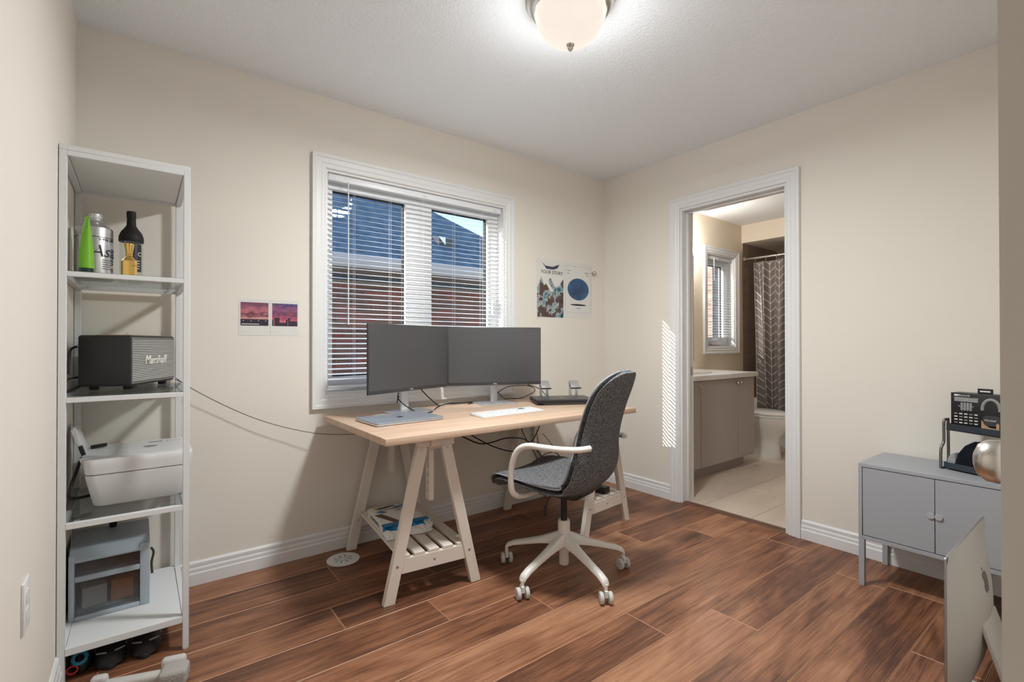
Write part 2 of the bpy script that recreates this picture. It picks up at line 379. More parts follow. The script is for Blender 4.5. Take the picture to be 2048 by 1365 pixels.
# --- venetian blind
def blind(name, label, x0, x1, ztop, zbot, y, pitch, wid, tilt, wand, cords):
    b = thing(name, label, 'blind', ((x0+x1)/2, y, zbot)); hw = (x1-x0)/2; hz = ztop-zbot
    hr = MB().box(-hw, hw, -.02, .02, hz-.036, hz).build('headrail', BLIND, b, bevel=.002)
    for xx in (-hw+.05, 0, hw-.05): MB().box(xx-.012, xx+.012, -.0215, -.02, hz-.03, hz-.012).build('clip', WHITEPL, hr)
    n = int((hz-.06)/pitch); zb = .012
    # slightly crowned slat, outer edge higher
    sec = []
    for i in range(5):
        u = i/4-.5; q = wid*u; z = .0016*(1-4*u*u); sec.append((q*math.cos(tilt)-z*math.sin(tilt), q*math.sin(tilt)+z*math.cos(tilt)))
    vs = [(x, p, z) for x in (-hw+.004, hw-.004) for p, z in sec]
    me = MB().add(vs, [(i, i+1, i+6, i+5) for i in range(4)]).mesh('slat', [BLIND], recalc=False, smooth=60)
    for k in range(n): link('slat', me, b, (0, 0, hz-.045-pitch*(k+.5)))
    MB().box(-hw+.004, hw-.004, -.012, .012, 0, .014).build('bottom_rail', BLIND, b, bevel=.003)
    for xx in cords:
        xx = xx-(x0+x1)/2
        for s in (-1, 1): MB().cyl((xx, s*(wid/2+.0006), .01), (xx, s*(wid/2+.0006), hz-.03), .0007, 6).build('ladder_cord', BLIND, b)
    if wand:
        xx = wand[0]-(x0+x1)/2
        m = MB().cyl((xx, -.024, hz-.03), (xx, -.026, hz-.03-wand[1]), .0034, 8); m.cyl((xx, -.026, hz-.03-wand[1]), (xx, -.026, hz-.06-wand[1]), .0045, 8); m.build('tilt_wand', CLEARW, b, smooth=40)
    return b
CLEARW = mat('clear acrylic wand', (.75,.8,.83), .15, spec=.6)
c0 = W(708, 500, 1, .04).x; c1 = W(780, 500, 1, .04).x; c2 = W(845, 500, 1, .04).x; c3 = W(907, 500, 1, .04).x; c4 = W(962, 500, 1, .04).x
blind('venetian_blind', 'white slatted venetian blind across the wide study window', x0+.02, x1-.02, z1-.014, .862, .038, .0279, .025, math.radians(15), (W(696, 500, 1, .02).x, .76), (c0, c1, c2, c3, c4))

# ============================================================ NEIGHBOUR HOUSE
nh = thing('neighbour_house', 'brick house with a hipped shingle roof across the side yard', 'house', (0, 2.6, -2.9))
MORTAR = mat('brick mortar', srgb(140, 132, 128), .9)
BRICK = mat('brick', (.3,.1,.08), .85)
def _brick():
    n = BRICK.node_tree.nodes; L = BRICK.node_tree.links; oi = n.new('ShaderNodeObjectInfo')
    tc = n.new('ShaderNodeTexCoord'); no = n.new('ShaderNodeTexNoise'); no.inputs['Scale'].default_value = 40
    L.new(tc.outputs['Object'], no.inputs['Vector'])
    hs = n.new('ShaderNodeHueSaturation'); L.new(oi.outputs['Color'], hs.inputs['Color'])
    mr = n.new('ShaderNodeMapRange'); mr.inputs['To Min'].default_value = .7; mr.inputs['To Max'].default_value = 1.3; L.new(no.outputs['Fac'], mr.inputs[0]); L.new(mr.outputs[0], hs.inputs['Value'])
    L.new(hs.outputs[0], n['Principled BSDF'].inputs['Base Color'])
_brick()
ng = 2.9
wl = MB().box(-7.0, 1.5, .012, .25, 0, ng+1.80).build('brick_wall', MORTAR, nh)
bme = MB().box(-.095, .095, 0, .09, -.0245, .0245).mesh('brick', [BRICK])
bp, bh = .205, .058
rows = 21; nb = 0
for r in range(rows):
    z = ng+1.755-bh*(r+.5)
    for k in range(14):
        x = -1.62+bp*(k+(.5 if r % 2 else 0)); 
        if -.42 < x < -.30 or x > .95: continue
        b = link('brick', bme, wl, (x, 0, z)); nb += 1
        g = random.uniform(.75, 1.2)
        b.color = (.25*g, .082*g, .068*g, 1) if random.random() < .4 else (.165*g, .085*g, .075*g, 1)
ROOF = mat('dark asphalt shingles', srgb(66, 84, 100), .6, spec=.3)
noise_col(ROOF, (9, 9, 9), [(.35, srgb(48, 68, 86)), (.65, srgb(80, 104, 122))], 5)  # blue of the reflected sky is painted into the shingle colour
ye, ze, xr, p = -.38, ng+1.99, 1.75, .75       # eave line, right eave corner, pitch
T = 3.4
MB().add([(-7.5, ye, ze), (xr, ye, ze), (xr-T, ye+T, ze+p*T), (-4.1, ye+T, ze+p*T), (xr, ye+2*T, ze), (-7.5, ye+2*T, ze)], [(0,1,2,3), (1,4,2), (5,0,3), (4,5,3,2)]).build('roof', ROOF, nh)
MB().box(-7.5, xr, ye-.0, .05, ze-.13, ze-.115).build('soffit', mat('soffit', srgb(150, 146, 140), .6), nh)
GUT = mat('gutter metal', srgb(172, 172, 174), .45)
MB().prism([(ye-.0, ze-.13), (ye-.10, ze-.12), (ye-.125, ze-.07), (ye-.115, ze+.005), (ye-.105, ze+.005), (ye-.0, ze-.02)], -7.5, xr, 'yz').build('gutter', GUT, nh, smooth=40)
rv = np.array(W(886, 486, 1, 5.0))-CP; zr = lambda y: (ze-2.9)+p*(y-2.6-ye)
tt = (zr(CP[1])-CP[2])/(rv[2]-p*rv[1])      # where the sight line meets the roof plane
q = CP+rv*tt
vx, vy = q[0], q[1]-2.6; zv = zr(q[1])+2.9
m = MB(); m.add([(vx-.10, vy-.08, zv-.06), (vx+.10, vy-.08, zv-.06), (vx+.10, vy-.08, zv+.05), (vx-.10, vy-.08, zv+.05), (vx-.10, vy+.14, zv+.10), (vx+.10, vy+.14, zv+.10)], [(0,1,2,3), (3,2,5,4), (0,3,4), (1,5,2)])
m.build('roof_vent', mat('roof vent', srgb(52, 58, 66), .5), nh)
MB().add([(vx-.12, vy-.10, zv+.05), (vx-.02, vy-.10, zv+.05), (vx-.02, vy-.10, zv-.05)], [(0,1,2)]).build('vent_flap', VINYL, nh)
# far house seen through the bathroom window
fx = W(1425, 600, 1, 7.0).x
fh = thing('far_house', 'distant brick house seen through the bathroom window', 'house', (fx+4, 7.0, -2.9))
FB = mat('far brick', srgb(150, 128, 116), .85); noise_col(FB, (1.5, 1.5, 14), [(.35, srgb(120, 98, 88)), (.65, srgb(176, 158, 146))], 3)
MB().box(-4, 4, 0, 6, 0, 8.2).build('wall', FB, fh)
for k in range(3):
    for r in range(2):
        w_ = MB().box(-2.6+2*k, -1.7+2*k, -.05, 0, 3.6+2.4*r, 5.0+2.4*r).build('window', VINYL, fh); MB().box(-2.5+2*k, -1.8+2*k, -.06, -.05, 3.7+2.4*r, 4.9+2.4*r).build('pane', DGASK, w_)
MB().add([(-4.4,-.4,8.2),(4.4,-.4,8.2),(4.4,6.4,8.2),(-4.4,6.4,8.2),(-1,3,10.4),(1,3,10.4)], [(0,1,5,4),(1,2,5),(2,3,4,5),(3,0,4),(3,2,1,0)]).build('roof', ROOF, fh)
struct(MB().box(-14, 12, .2, 16, -3.0, -2.9).build('ground', mat('pale gravel', srgb(128, 124, 116), .9)), 'gravel side yard between the houses', 'ground')

# ============================================================ BATHROOM
BY = .07
bx0, bx1, bz0, bz1 = 1.635, 2.19, 1.07, 2.045
m = MB(); m.box(.12, bx0, BY, BY+.15, -.1, H); m.box(bx1, 3.3, BY, BY+.15, -.1, H); m.box(bx0, bx1, BY, BY+.15, -.1, bz0); m.box(bx0, bx1, BY, BY+.15, bz1, H)
struct(m.build('wall_bath_back', WALLB), 'warm beige bathroom wall with the narrow window', 'wall')
m = MB(); m.box(.12, 3.3, -1.95, -1.83, -.1, H); m.box(3.18, 3.3, -1.83, BY, -.1, H)
struct(m.build('wall_bath_far', WALLB), 'beige bathroom walls around the bathtub alcove', 'wall')
m = MB(); m.box(2.35, 3.18, -1.83, BY, 2.23, H)
struct(m.build('wall_bulkhead', WALLB), 'beige dropped bulkhead above the bathtub alcove', 'wall')
struct(MB().box(.12, 3.3, -1.95, BY+.15, H, H+.1).build('ceiling_bath', CEILB), 'smooth white bathroom ceiling', 'ceiling')
fl = MB().box(.06, 3.3, -1.95, BY, -.12, .003).build('floor_bath', GROUT); struct(fl, 'pale beige bathroom floor of large tiles', 'floor')
for r in range(7):
    y1 = BY-.0 if r == 0 else -.165-.33*(r-1); y0 = -.165-.33*r
    if r == 0: y1 = BY
    x = .06-.22*(r % 3)
    while x < 2.36:
        a, b = max(x, .06), min(x+.66, 2.38)
        if b-a > .03: MB().box(-(b-a)/2+.0015, (b-a)/2-.0015, -(y1-y0)/2+.0015, (y1-y0)/2-.0015, 0, .005).build('tile', TILEF, fl, loc=((a+b)/2, (y0+y1)/2, .003), bevel=.001, seg=1)
        x += .66
# alcove tiles
tl = MB().box(2.352, 3.18, BY-.006, BY, .45, 2.23).build('wall_tub_side', GROUTW); struct(tl, 'taupe tiled side wall of the bathtub alcove', 'wall')
tme = {}
def tile(w, h, d, par, loc, ax):
    k = (round(w,3), round(h,3), ax)
    if k not in tme:
        tme[k] = (MB().box(-w/2+.0012, w/2-.0012, -d, 0, -h/2+.0012, h/2-.0012) if ax == 'x' else MB().box(-d, 0, -w/2+.0012, w/2-.0012, -h/2+.0012, h/2-.0012)).mesh('tile', [TILEW], .0012, 1)
    link('tile', tme[k], par, loc)
for i in range(7):
    z = 2.23-.255*(i+.5)
    xs = [2.355, 2.47, 2.8, 3.13, 3.175]
    for a, b in zip(xs, xs[1:]): tile(b-a, .255, .006, tl, ((a+b)/2, BY-.006, z), 'x')
tb = MB().box(3.174, 3.18, -1.83, BY-.012, .45, 2.23).build('wall_tub_back', GROUTW); struct(tb, 'taupe tiled back wall of the bathtub alcove', 'wall')
for i in range(7):
    for j in range(6): 
        y1 = BY-.012-.33*j; y0 = max(y1-.33, -1.83)
        if y1-y0 > .03: tile(y1-y0, .255, .006, tb, (3.174, (y0+y1)/2, 2.23-.255*(i+.5)), 'y')
tub = thing('bathtub', 'white bathtub behind the grey shower curtain', 'bathtub', (2.792, -.80, 0.003))
m = MB(); m.rings([[(x, y, z) for x, y in rrect(-.38+i, .38-i, -.82+i, .82-i, .06+i*0)] for i, z in ((.01, .0), (0, .46), (.0, .5), (.06, .5), (.10, .2), (.16, .12))]); m.build('basin', PORC, tub, smooth=40)
# bathroom window + blind
w2 = thing('window_2', 'narrow white bathroom window above the toilet', 'window', (0,0,0), kind='structure')
frame_back(bx0, bx1, bz0, bz1, BY).build('casing', TRIM, w2)
m = MB(); m.box(bx0, bx0+jb, BY, BY+.14, bz0, bz1); m.box(bx1-jb, bx1, BY, BY+.14, bz0, bz1); m.box(bx0+jb, bx1-jb, BY, BY+.14, bz1-jb, bz1); m.box(bx0+jb, bx1-jb, BY, BY+.14, bz0, bz0+jb); m.build('jamb_liner', TRIM, w2)
s = ringbox(MB(), bx0+jb, bx1-jb, bz0+jb, bz1-jb, .085, BY+.075, BY+.13).build('sash', VINYL, w2)
ringbox(MB(), bx0+jb+.085, bx1-jb-.085, bz0+jb+.085, bz1-jb-.085, .007, BY+.1, BY+.12).build('gasket', DGASK, s)
MB().box(bx0+jb+.09, bx1-jb-.09, BY+.106, BY+.11, bz0+jb+.09, bz1-jb-.09).build('pane', PANE, s)
m = MB(); m.box(1.80, 1.98, BY+.045, BY+.075, bz0+jb+.012, bz0+jb+.04); m.beam((1.84, BY+.05, bz0+.06), (1.99, BY+.03, bz0+.085), .014, .01); m.build('crank_handle', VINYL, w2, bevel=.003)
blind('venetian_blind', 'small white venetian blind on the bathroom window', bx0+.018, bx1-.018, bz1-.014, bz0+.09, BY+.038, .0279, .025, math.radians(15), (1.80, .2), (1.74, 2.08))
# vanity
vx1 = 1.455
va = thing('vanity_cabinet', 'taupe bathroom vanity cabinet with flat doors and round knobs', 'cabinet', (.79, -.22, 0))
MB().box(-.66, vx1-.79, -.26, .285, .10, .81).build('body', VANITY, va)
MB().box(-.66, vx1-.79-.04, -.20, .285, .0035, .10).build('toe_kick', VANITY, va)
sx = [W(1318, 780, 1, -.5).x, W(1402, 780, 1, -.5).x, W(1476, 800, 1, -.5).x, vx1]
sx[0] = .14
for i, (a, b) in enumerate(zip(sx, sx[1:])):
    d = MB().box(a+.0035-.79, b-.0035-.79, -.28, -.2605, .105, .803).build('door', VANITY, va, bevel=.001, seg=1)
    kxx = {0: b-.03, 1: b-.03, 2: a+.03}[i]-.79
    mk = MB().lathe([(0,0),(.006,0),(.006,.012),(.013,.016),(.0155,.022),(.013,.028),(0,.029)], 16); mk.v = [(kxx+x, -.28-z, .765+y) for x, y, z in mk.v]
    mk.build('knob', CHROME, d, smooth=40)
mk = MB().lathe([(0,0),(.012,0),(.012,.01),(.02,.014),(0,.02)], 16); mk.v = [(vx1-.79+z, -.2+x, .745+y) for x, y, z in mk.v]; mk.build('paper_holder', PORC, va, smooth=40)
ct = thing('countertop', 'white vanity countertop with backsplash beside the bathroom doorway', 'countertop', (.8, -.22, .81))
MB().box(-.67, vx1+.02-.8, -.31, .29, 0, .04).build('slab', QUARTZ, ct, bevel=.003)
MB().box(-.67, vx1+.02-.8-.22, .275, .29, .04, .115).build('backsplash', QUARTZ, ct, bevel=.002)
MB().rings([[(.0+x*k, .02+y*k, z) for x, y in rrect(-.24,.24,-.17,.17,.12)] for k, z in ((1.04,.0405),(1.04,.046),(1,.048),(.96,.046),(.8,.042))]).build('sink_rim', PORC, ct, smooth=50)
mi = MB().box(.3, 1.385, BY-.007, BY, .935, 1.985).build('wall_mirror', MIRROR); tag(mi, 'frameless mirror on the wall above the vanity countertop', 'mirror')
vl = thing('vanity_light', 'wall light bar with white globe bulbs above the mirror', 'light', (.84, BY, 2.07))
MB().box(-.45, .46, -.03, 0, -.025, .025).build('light_bar', CHROME, vl, bevel=.004)
BULB = mat('lit globe bulb', (.95,.92,.86), .4, em=(1,.9,.76,3))
for xx in (-.38, 0, .38):
    MB().cyl((xx, -.03, 0), (xx, -.06, .0), .022, 16, .018).build('socket', CHROME, vl, smooth=40)
    MB().sphere((xx, -.095, .0), .042, 20, 12).build('globe', BULB, vl, smooth=60)
L = bpy.data.lights.new('vanity_bulb', 'POINT'); L.energy = BATH_W; L.color = (1, .96, .9); L.shadow_soft_size = .047
lo = bpy.data.objects.new('vanity_bulb', L); C.objects.link(lo); lo.parent = vl; lo.location = (.38, -.095, .0)     # in the globe that shows past the door frame
# toilet
to = thing('toilet', 'white two piece toilet with closed lid beside the vanity', 'toilet', (1.86, BY-.02, .008))
def ell(cx, cy, a, b, z, n=28, e=1.0): return [(cx+a*math.cos(2*PI*i/n), cy+b*math.sin(2*PI*i/n)*(1 if math.sin(2*PI*i/n) > 0 else e), z) for i in range(n)]
m = MB().rings([ell(0,-.40,.115,.20,0,e=1), ell(0,-.40,.112,.20,.03), ell(0,-.40,.098,.185,.14), ell(0,-.41,.105,.19,.2), ell(0,-.43,.15,.225,.27), ell(0,-.445,.178,.25,.33), ell(0,-.45,.185,.26,.375), ell(0,-.45,.185,.26,.395)])
m.build('bowl', PORC, to, smooth=60)
MB().rings([ell(0,-.45,.19,.265,.397), ell(0,-.45,.192,.268,.403), ell(0,-.45,.192,.268,.412), ell(0,-.45,.188,.262,.416)]).build('seat', PORC, to, smooth=40)
MB().rings([ell(0,-.45,.186,.262,.420), ell(0,-.45,.19,.266,.425), ell(0,-.45,.188,.264,.436), ell(0,-.45,.15,.22,.445)]).build('lid', PORC, to, smooth=50)
MB().rings([[(x, y, z) for x, y in rrect(-.2*k,.2*k,-.17,-.0,.03)] for k, z in ((.86,.38),(.95,.5),(1,.72))]).build('tank', PORC, to, smooth=50)
MB().rings([[(x, y, z) for x, y in rrect(-.21,.21,-.18,.0,.03)] for z in (.72,.745,.752)]).build('tank_lid', PORC, to, smooth=50)
MB().box(-.09,.09,-.3,-.0,.0,.38).build('trapway', PORC, to, bevel=.03, seg=4)
# curtain rod and curtain
ro = thing('curtain_rod', 'chrome shower curtain rod across the tub alcove', 'curtain rod', (2.39, BY-.012, 2.05))
MB().cyl((0,0,0),(0,-1.89,0),.0125,14).build('rod', CHROME, ro, smooth=40)
MB().lathe([(0,0),(.03,0),(.03,.006),(.016,.02),(0,.02)],20).build('flange', CHROME, ro, smooth=40, rot=(PI/2,0,0))
CURT = mat('grey chevron curtain', srgb(122, 113, 108), .7, spec=.2)
def _curt():
    n = CURT.node_tree.nodes; L = CURT.node_tree.links
    uv = n.new('ShaderNodeUVMap'); sp = n.new('ShaderNodeSeparateXYZ'); L.new(uv.outputs[0], sp.inputs[0])
    def mth(op, a, b=None, v=None):
        q = n.new('ShaderNodeMath'); q.operation = op
        L.new(a, q.inputs[0])
        if b is not None: L.new(b, q.inputs[1])
        elif v is not None: q.inputs[1].default_value = v
        return q.outputs[0]
    u = mth('MULTIPLY', sp.outputs[0], v=1/.17); fu = mth('FRACT', u); t = mth('ABSOLUTE', mth('SUBTRACT', fu, v=.5))
    v = mth('FRACT', mth('SUBTRACT', mth('MULTIPLY', sp.outputs[1], v=1/.085), mth('MULTIPLY', t, v=1.5)))
    l1 = mth('LESS_THAN', v, v=.075); l2 = mth('LESS_THAN', t, v=.016); l3 = mth('GREATER_THAN', t, v=.484)
    s = mth('MAXIMUM', mth('MAXIMUM', l1, l2), l3)
    mx = n.new('ShaderNodeMix'); mx.data_type = 'RGBA'; mx.inputs['A'].default_value = srgb(118, 109, 105); mx.inputs['B'].default_value = srgb(222, 214, 206)
    L.new(s, mx.inputs['Factor']); L.new(mx.outputs['Result'], n['Principled BSDF'].inputs['Base Color'])
_curt()
cu = thing('shower_curtain', 'grey shower curtain with white chevron lines on a chrome rod', 'curtain', (2.39, -.05, 0))
vs = []; fs = []; uvs = []; NU, NV = 120, 24; arc = 0
prev = None
for i in range(NU+1):
    s = i/NU; y = -.0-.95*s
    for j in range(NV+1):
        q = j/NV; z = 2.0-1.72*q; amp = .018+.035*min(1, q*1.6)
        ph = s*2*PI*6.2
        x = amp*math.sin(ph+.5*math.sin(ph*.37))+.01*math.sin(ph*2.3+q*3)-.06*q
        yy = y-.02*q*math.sin(ph*.5)+.07*q*(1-s)*-1+ .03*math.cos(ph)*q*.4
        vs.append((x-.01, yy, z))
    if i: arc += .95/NU*1.55
    uvs.append(arc)
for i in range(NU):
    for j in range(NV): a = i*(NV+1)+j; fs.append((a, a+1, a+NV+2, a+NV+1))
mb = MB().add(vs, fs); me = mb.mesh('fabric', [CURT], recalc=False, smooth=80)
uvl = me.uv_layers.new(name='UVMap')
for lp in me.loops: uvl.data[lp.index].uv = (uvs[lp.vertex_index//(NV+1)], vs[lp.vertex_index][2])
link('fabric', me, cu)
for k in range(9):
    y = -.02-.113*k
    MB().tube([(.022*math.cos(a*PI/6), y, 2.035+.03*math.sin(a*PI/6)) for a in range(12)], .0022, 6, smooth=False, closed=True).build('ring', CHROME, cu, smooth=60)
vg = thing('ceiling_vent', 'white square exhaust vent on the bathroom ceiling', 'vent', (1.55, -.86, H))
MB().box(-.13,.13,-.13,.13,-.012,0).build('grille', WHITEPL, vg, bevel=.004)
for k in range(7): MB().box(-.1,.1,-.1+.03*k,-.09+.03*k,-.016,-.012).build('slot', GTEXT if 0 else WHITEPL, vg)
# ============================================================ CEILING LAMP
cl = thing('ceiling_lamp', 'lit frosted glass dome ceiling lamp with a brushed nickel ring', 'lamp', (-1.675, -1.318, H))
MB().lathe([(0,0),(.165,0),(.168,-.012),(.16,-.022),(.156,-.03),(.15,-.036),(.142,-.04),(.0,-.04)], 48).build('lamp_ring', CHROME, cl, smooth=35)
DOME = bpy.data.materials.new('frosted lit glass'); DOME.use_nodes = True
def _dome():
    n = DOME.node_tree.nodes; L = DOME.node_tree.links; b = n['Principled BSDF']
    b.inputs['Base Color'].default_value = (.05,.047,.044,1); b.inputs['Roughness'].default_value = .3
    b.inputs['Emission Color'].default_value = (1, .88, .77, 1); b.inputs['Emission Strength'].default_value = DOME_E
_dome()
prof = [(.138,-.038),(.137,-.05),(.131,-.075),(.118,-.105),(.097,-.132),(.068,-.152),(.035,-.164),(.012,-.167)]
seg = 96; rs = []
for r, z in prof:
    rs.append([(r*(1+.012*math.cos(16*2*PI*i/seg))*math.cos(2*PI*i/seg), r*(1+.012*math.cos(16*2*PI*i/seg))*math.sin(2*PI*i/seg), z) for i in range(seg)])
MB().rings(rs).build('glass_dome', DOME, cl, smooth=60)
MB().lathe([(.011,-.163),(.016,-.168),(.013,-.174),(.009,-.176),(.011,-.182),(.007,-.19),(0,-.192)], 20).build('finial', CHROME, cl, smooth=40)
# the light of the glass dome itself: a sphere as wide as the dome, at the dome
L = bpy.data.lights.new('ceiling_bulb', 'POINT'); L.energy = LAMP_W*.33; L.color = (.97, 1, 1); L.shadow_soft_size = .145
lo = bpy.data.objects.new('ceiling_bulb', L); C.objects.link(lo); lo.parent = cl; lo.location = (0, 0, -.105)
L = bpy.data.lights.new('ceiling_bulb_down', 'AREA'); L.shape = 'DISK'; L.size = .24; L.energy = LAMP_W*.64; L.color = (.97, 1, 1)
lo = bpy.data.objects.new('ceiling_bulb_down', L); C.objects.link(lo); lo.parent = cl; lo.location = (0, 0, -.195)

# ============================================================ DESK
DZ = .73
dk = thing('desk', 'light beech desk top resting on two white trestles', 'desk', (-1.456, -.452, DZ-.029))
MB().box(-.77, .77, -.40, .40, 0, .029).build('board', WOODT, dk, bevel=.002)
dk.rotation_euler.z = math.radians(.0)
def trestle(label, loc, rz, hand):
    t = thing('trestle', label, 'trestle', loc, rz, 'white trestles carrying the table top')
    tz = .672
    for ys in (-1, 1):
        y = ys*.325
        for s in (-1, 1):
            lg = MB(); a = Vector((s*.205, y, 0)); b = Vector((s*.052, y, tz))
            w = .05; t_ = .03; k = (b-a).normalized()
            vs = [(a.x-w/2, y-t_/2, 0), (a.x+w/2, y-t_/2, 0), (a.x+w/2, y+t_/2, 0), (a.x-w/2, y+t_/2, 0), (b.x-w/2, y-t_/2, tz), (b.x+w/2, y-t_/2, tz), (b.x+w/2, y+t_/2, tz), (b.x-w/2, y+t_/2, tz)]
            lg.add(vs, [(3,2,1,0),(4,5,6,7),(0,1,5,4),(1,2,6,5),(2,3,7,6),(3,0,4,7)])
            lo_ = lg.build('leg', CREAMW, t, bevel=.0015, seg=1)
            for zz in (.64, .155):
                p = a.lerp(b, zz/tz); MB().cyl((p.x, y-t_/2*1.0-.0008, zz), (p.x, y-t_/2+.004, zz), .006, 12).build('bolt', STEEL, lo_)
        yo = y+ys*.0
        rl = MB().box(-.168, .168, y-.011, y+.011, .118, .182).build('shelf_rail', CREAMW, t, bevel=.0015, seg=1)
        MB().cyl((0, y-.0118, .15), (0, y-.008, .15), .005, 12).build('bolt', STEEL, rl)
        yc = y-ys*.045; po = MB().box(-.004, .011, yc-.02, yc+.02, .40, .70)      # solid back, drilled front
        po.box(-.011, -.004, yc-.02, yc-.0055, .40, .70); po.box(-.011, -.004, yc+.0055, yc+.02, .40, .70)
        zs = [.40]+[.44+.036*k+q for k in range(7) for q in (-.0055, .0055)]+[.70]
        for za, zb in zip(zs[::2], zs[1::2]): po.box(-.011, -.004, yc-.0055, yc+.0055, za, zb)
        po.build('adjusting_post', CREAMW, t)
    for k in range(5):
        x = -.136+.068*k; MB().box(x-.024, x+.024, -.335, .335, .182, .196).build('slat', CREAMW, t, bevel=.0015, seg=1)
    bm_ = MB(); bm_.prism([(-.375,.66),(-.33,.635),(.33,.635),(.375,.66),(.375,.70),(-.375,.70)], -.03, .03, 'yz')
    bm_.build('top_beam', CREAMW, t, bevel=.002, seg=1)
    for s in (-1, 1): MB().box(min(s*.03,s*.085), max(s*.03,s*.085), -.36, -.33, .655, .70).build('beam_bracket', CREAMW, t, bevel=.002, seg=1)
    return t
trestle('white wooden trestle with a paper pack on its slatted shelf', (-1.915, -.405, 0), math.radians(-5.9), 0)
trestle('white wooden trestle behind the office chair', (-.805, -.372, 0), math.radians(5.5), 0)
# ---- paper pack on the trestle shelf
pp = thing('paper_pack', 'white printer paper pack in a torn blue wrapper on trestle shelf', 'paper pack', (-1.955, -.36, .196), math.radians(-6))
MB().box(-.108, .108, -.12, .15, 0, .05).build('paper_stack', PAPER, pp, bevel=.003)
BLUEW = mat('blue wrapper', srgb(28, 118, 168), .35)
vs = []; fs = []
nx, ny = 14, 5
for j in range(ny+1):
    for i in range(nx+1):
        u = i/nx; v = j/ny
        vs.append((-.118+.236*u+.006*random.uniform(-1,1), -.125-.06*v+.01*math.sin(u*9+v*4), max(.004, .052-.05*v*v+.006*random.uniform(-1,1)*(v > 0))))
for j in range(ny):
    for i in range(nx): a = j*(nx+1)+i; fs.append((a, a+1, a+nx+2, a+nx+1))
mw = MB().add(vs, fs); mw.m = [0 if (k//nx) < 3 and (k % nx) < 12 else 1 for k in range(len(fs))]
mw.build('torn_wrapper', [BLUEW, PAPER], pp)
MB().box(-.112, .112, -.15, -.112, .0505, .0525).build('wrapper_band', BLUEW, pp)
MB().prism([(-.108,.03),(-.07,.035),(-.02,-.10),(-.05,-.11)], .0503, .0508).build('printed_panel', mat('brown print', srgb(96, 78, 66), .5), pp)
MB().prism([(-.09,.07),(-.06,.085),(-.035,.05),(-.06,.04)], .0503, .0509).build('printed_panel', BLUEW, pp)
MB().prism([(.03,.12),(.10,.135),(.10,.115),(.04,.10),(.0,.10)], .0503, .0509).build('printed_panel', BLUEW, pp)
MB().prism([(-.08,.125),(.02,.14),(.03,.13),(-.02,.11),(-.075,.105)], .0503, .0511).build('printed_panel', BLACK, pp)
MB().prism([(-.085,.11),(-.065,.11),(-.07,.13),(-.085,.128)], .0504, .0512).build('printed_panel', mat('yellow print', srgb(190, 170, 50), .5), pp)
text('HAMMERMILL', .024, KTEXT, pp, (.01, .085, .0512), (0,0,0), .0002)
text('Copy', .016, KTEXT, pp, (.02, .058, .0512), (0,0,0), .0002)
text('HAMMERMILL', .026, KTEXT, pp, (-.1085, .02, .026), (PI/2,0,-PI/2), .0002)
# ---- white disc on the floor
dc = thing('round_disc', 'flat white round disc with a radial slot pattern on the floor', 'disc', (-2.16, -.16, 0))
MB().lathe([(0,0),(.08,0),(.081,.002),(.079,.004),(0,.004)], 48).build('plate', WHITEPL, dc, smooth=30)
for k in range(8):
    a = PI*2*k/8+.2; ca, sa = math.cos(a), math.sin(a)
    q = [(r*ca-w*sa, r*sa+w*ca) for r, w in ((.012,-.001),(.045,-.0055),(.045,.0055),(.012,.001))]
    MB().prism(q, .004, .0044).build('slot', GTEXT, dc)

# ============================================================ DESK ITEMS
def monitor(label, a, b, base_c, base_rz, pole):
    a, b = Vector(a), Vector(b); d = b-a; w = d.length; rz = math.atan2(d.y, d.x); c = (a+b)/2
    m_ = thing('monitor', label, 'monitor', (c.x, c.y, DZ), rz, 'monitors on the desk')
    z0, z1 = .849-DZ, 1.208-DZ
    MB().box(-w/2, w/2, 0, .012, z0, z1).build('housing', BEZEL, m_, bevel=.002)
    MB().box(-w/2+.006, w/2-.006, -.0006, .0, z0+.018, z1-.006).build('screen', SCREEN, m_)
    MB().prism(rrect(-.19,.19,z0+.05,z1-.06,.02), .012, .045, 'xz').build('rear_cover', ALU, m_, bevel=.004)
    text('DELL', .0105, WTEXT, m_, (0, -.0006, z0+.009), (PI/2,0,0), .0002)
    R_ = Matrix.Rotation(-rz, 4, 'Z'); lc = R_ @ (Vector((base_c[0], base_c[1], 0))-Vector((c.x, c.y, 0)))
    lp = R_ @ (Vector((pole[0], pole[1], 0))-Vector((c.x, c.y, 0)))
    st = MB().prism(rrect(-.12,.12,-.085,.085,.01), 0, .009).build('stand_base', ALU, m_, bevel=.002, loc=lc, rot=(0,0,base_rz-rz))
    MB().prism(rrect(-.026,.026,-.014,.014,.012), .004, .30).build('stand_pole', mat('silver pole', srgb(206, 208, 212), .35, .5) if 'silver pole' not in bpy.data.materials else bpy.data.materials['silver pole'], m_, smooth=40, loc=lp, rot=(0,0,(base_rz-rz)))
    mid = Vector((0, .045, .28)); MB().beam((lp.x, lp.y, .28), (0, .04, .28), .07, .08, (0,0,1)).build('mount_arm', ALUD, m_, bevel=.003)
    return m_
sc_ = 1.12
def mp_(x, y): return (-2.9913+(x+2.9913)*sc_, -2.659+(y+2.659)*sc_)
monitor('black monitor on a silver stand behind the silver laptop', mp_(-2.191, -.577), mp_(-1.677, -.382), (-1.82, -.205), math.radians(6), (-1.815, -.135))
monitor('black monitor on a silver stand behind the white keyboard', mp_(-1.668, -.366), mp_(-1.189, -.583), (-1.225, -.18), math.radians(-8), (-1.185, -.115))
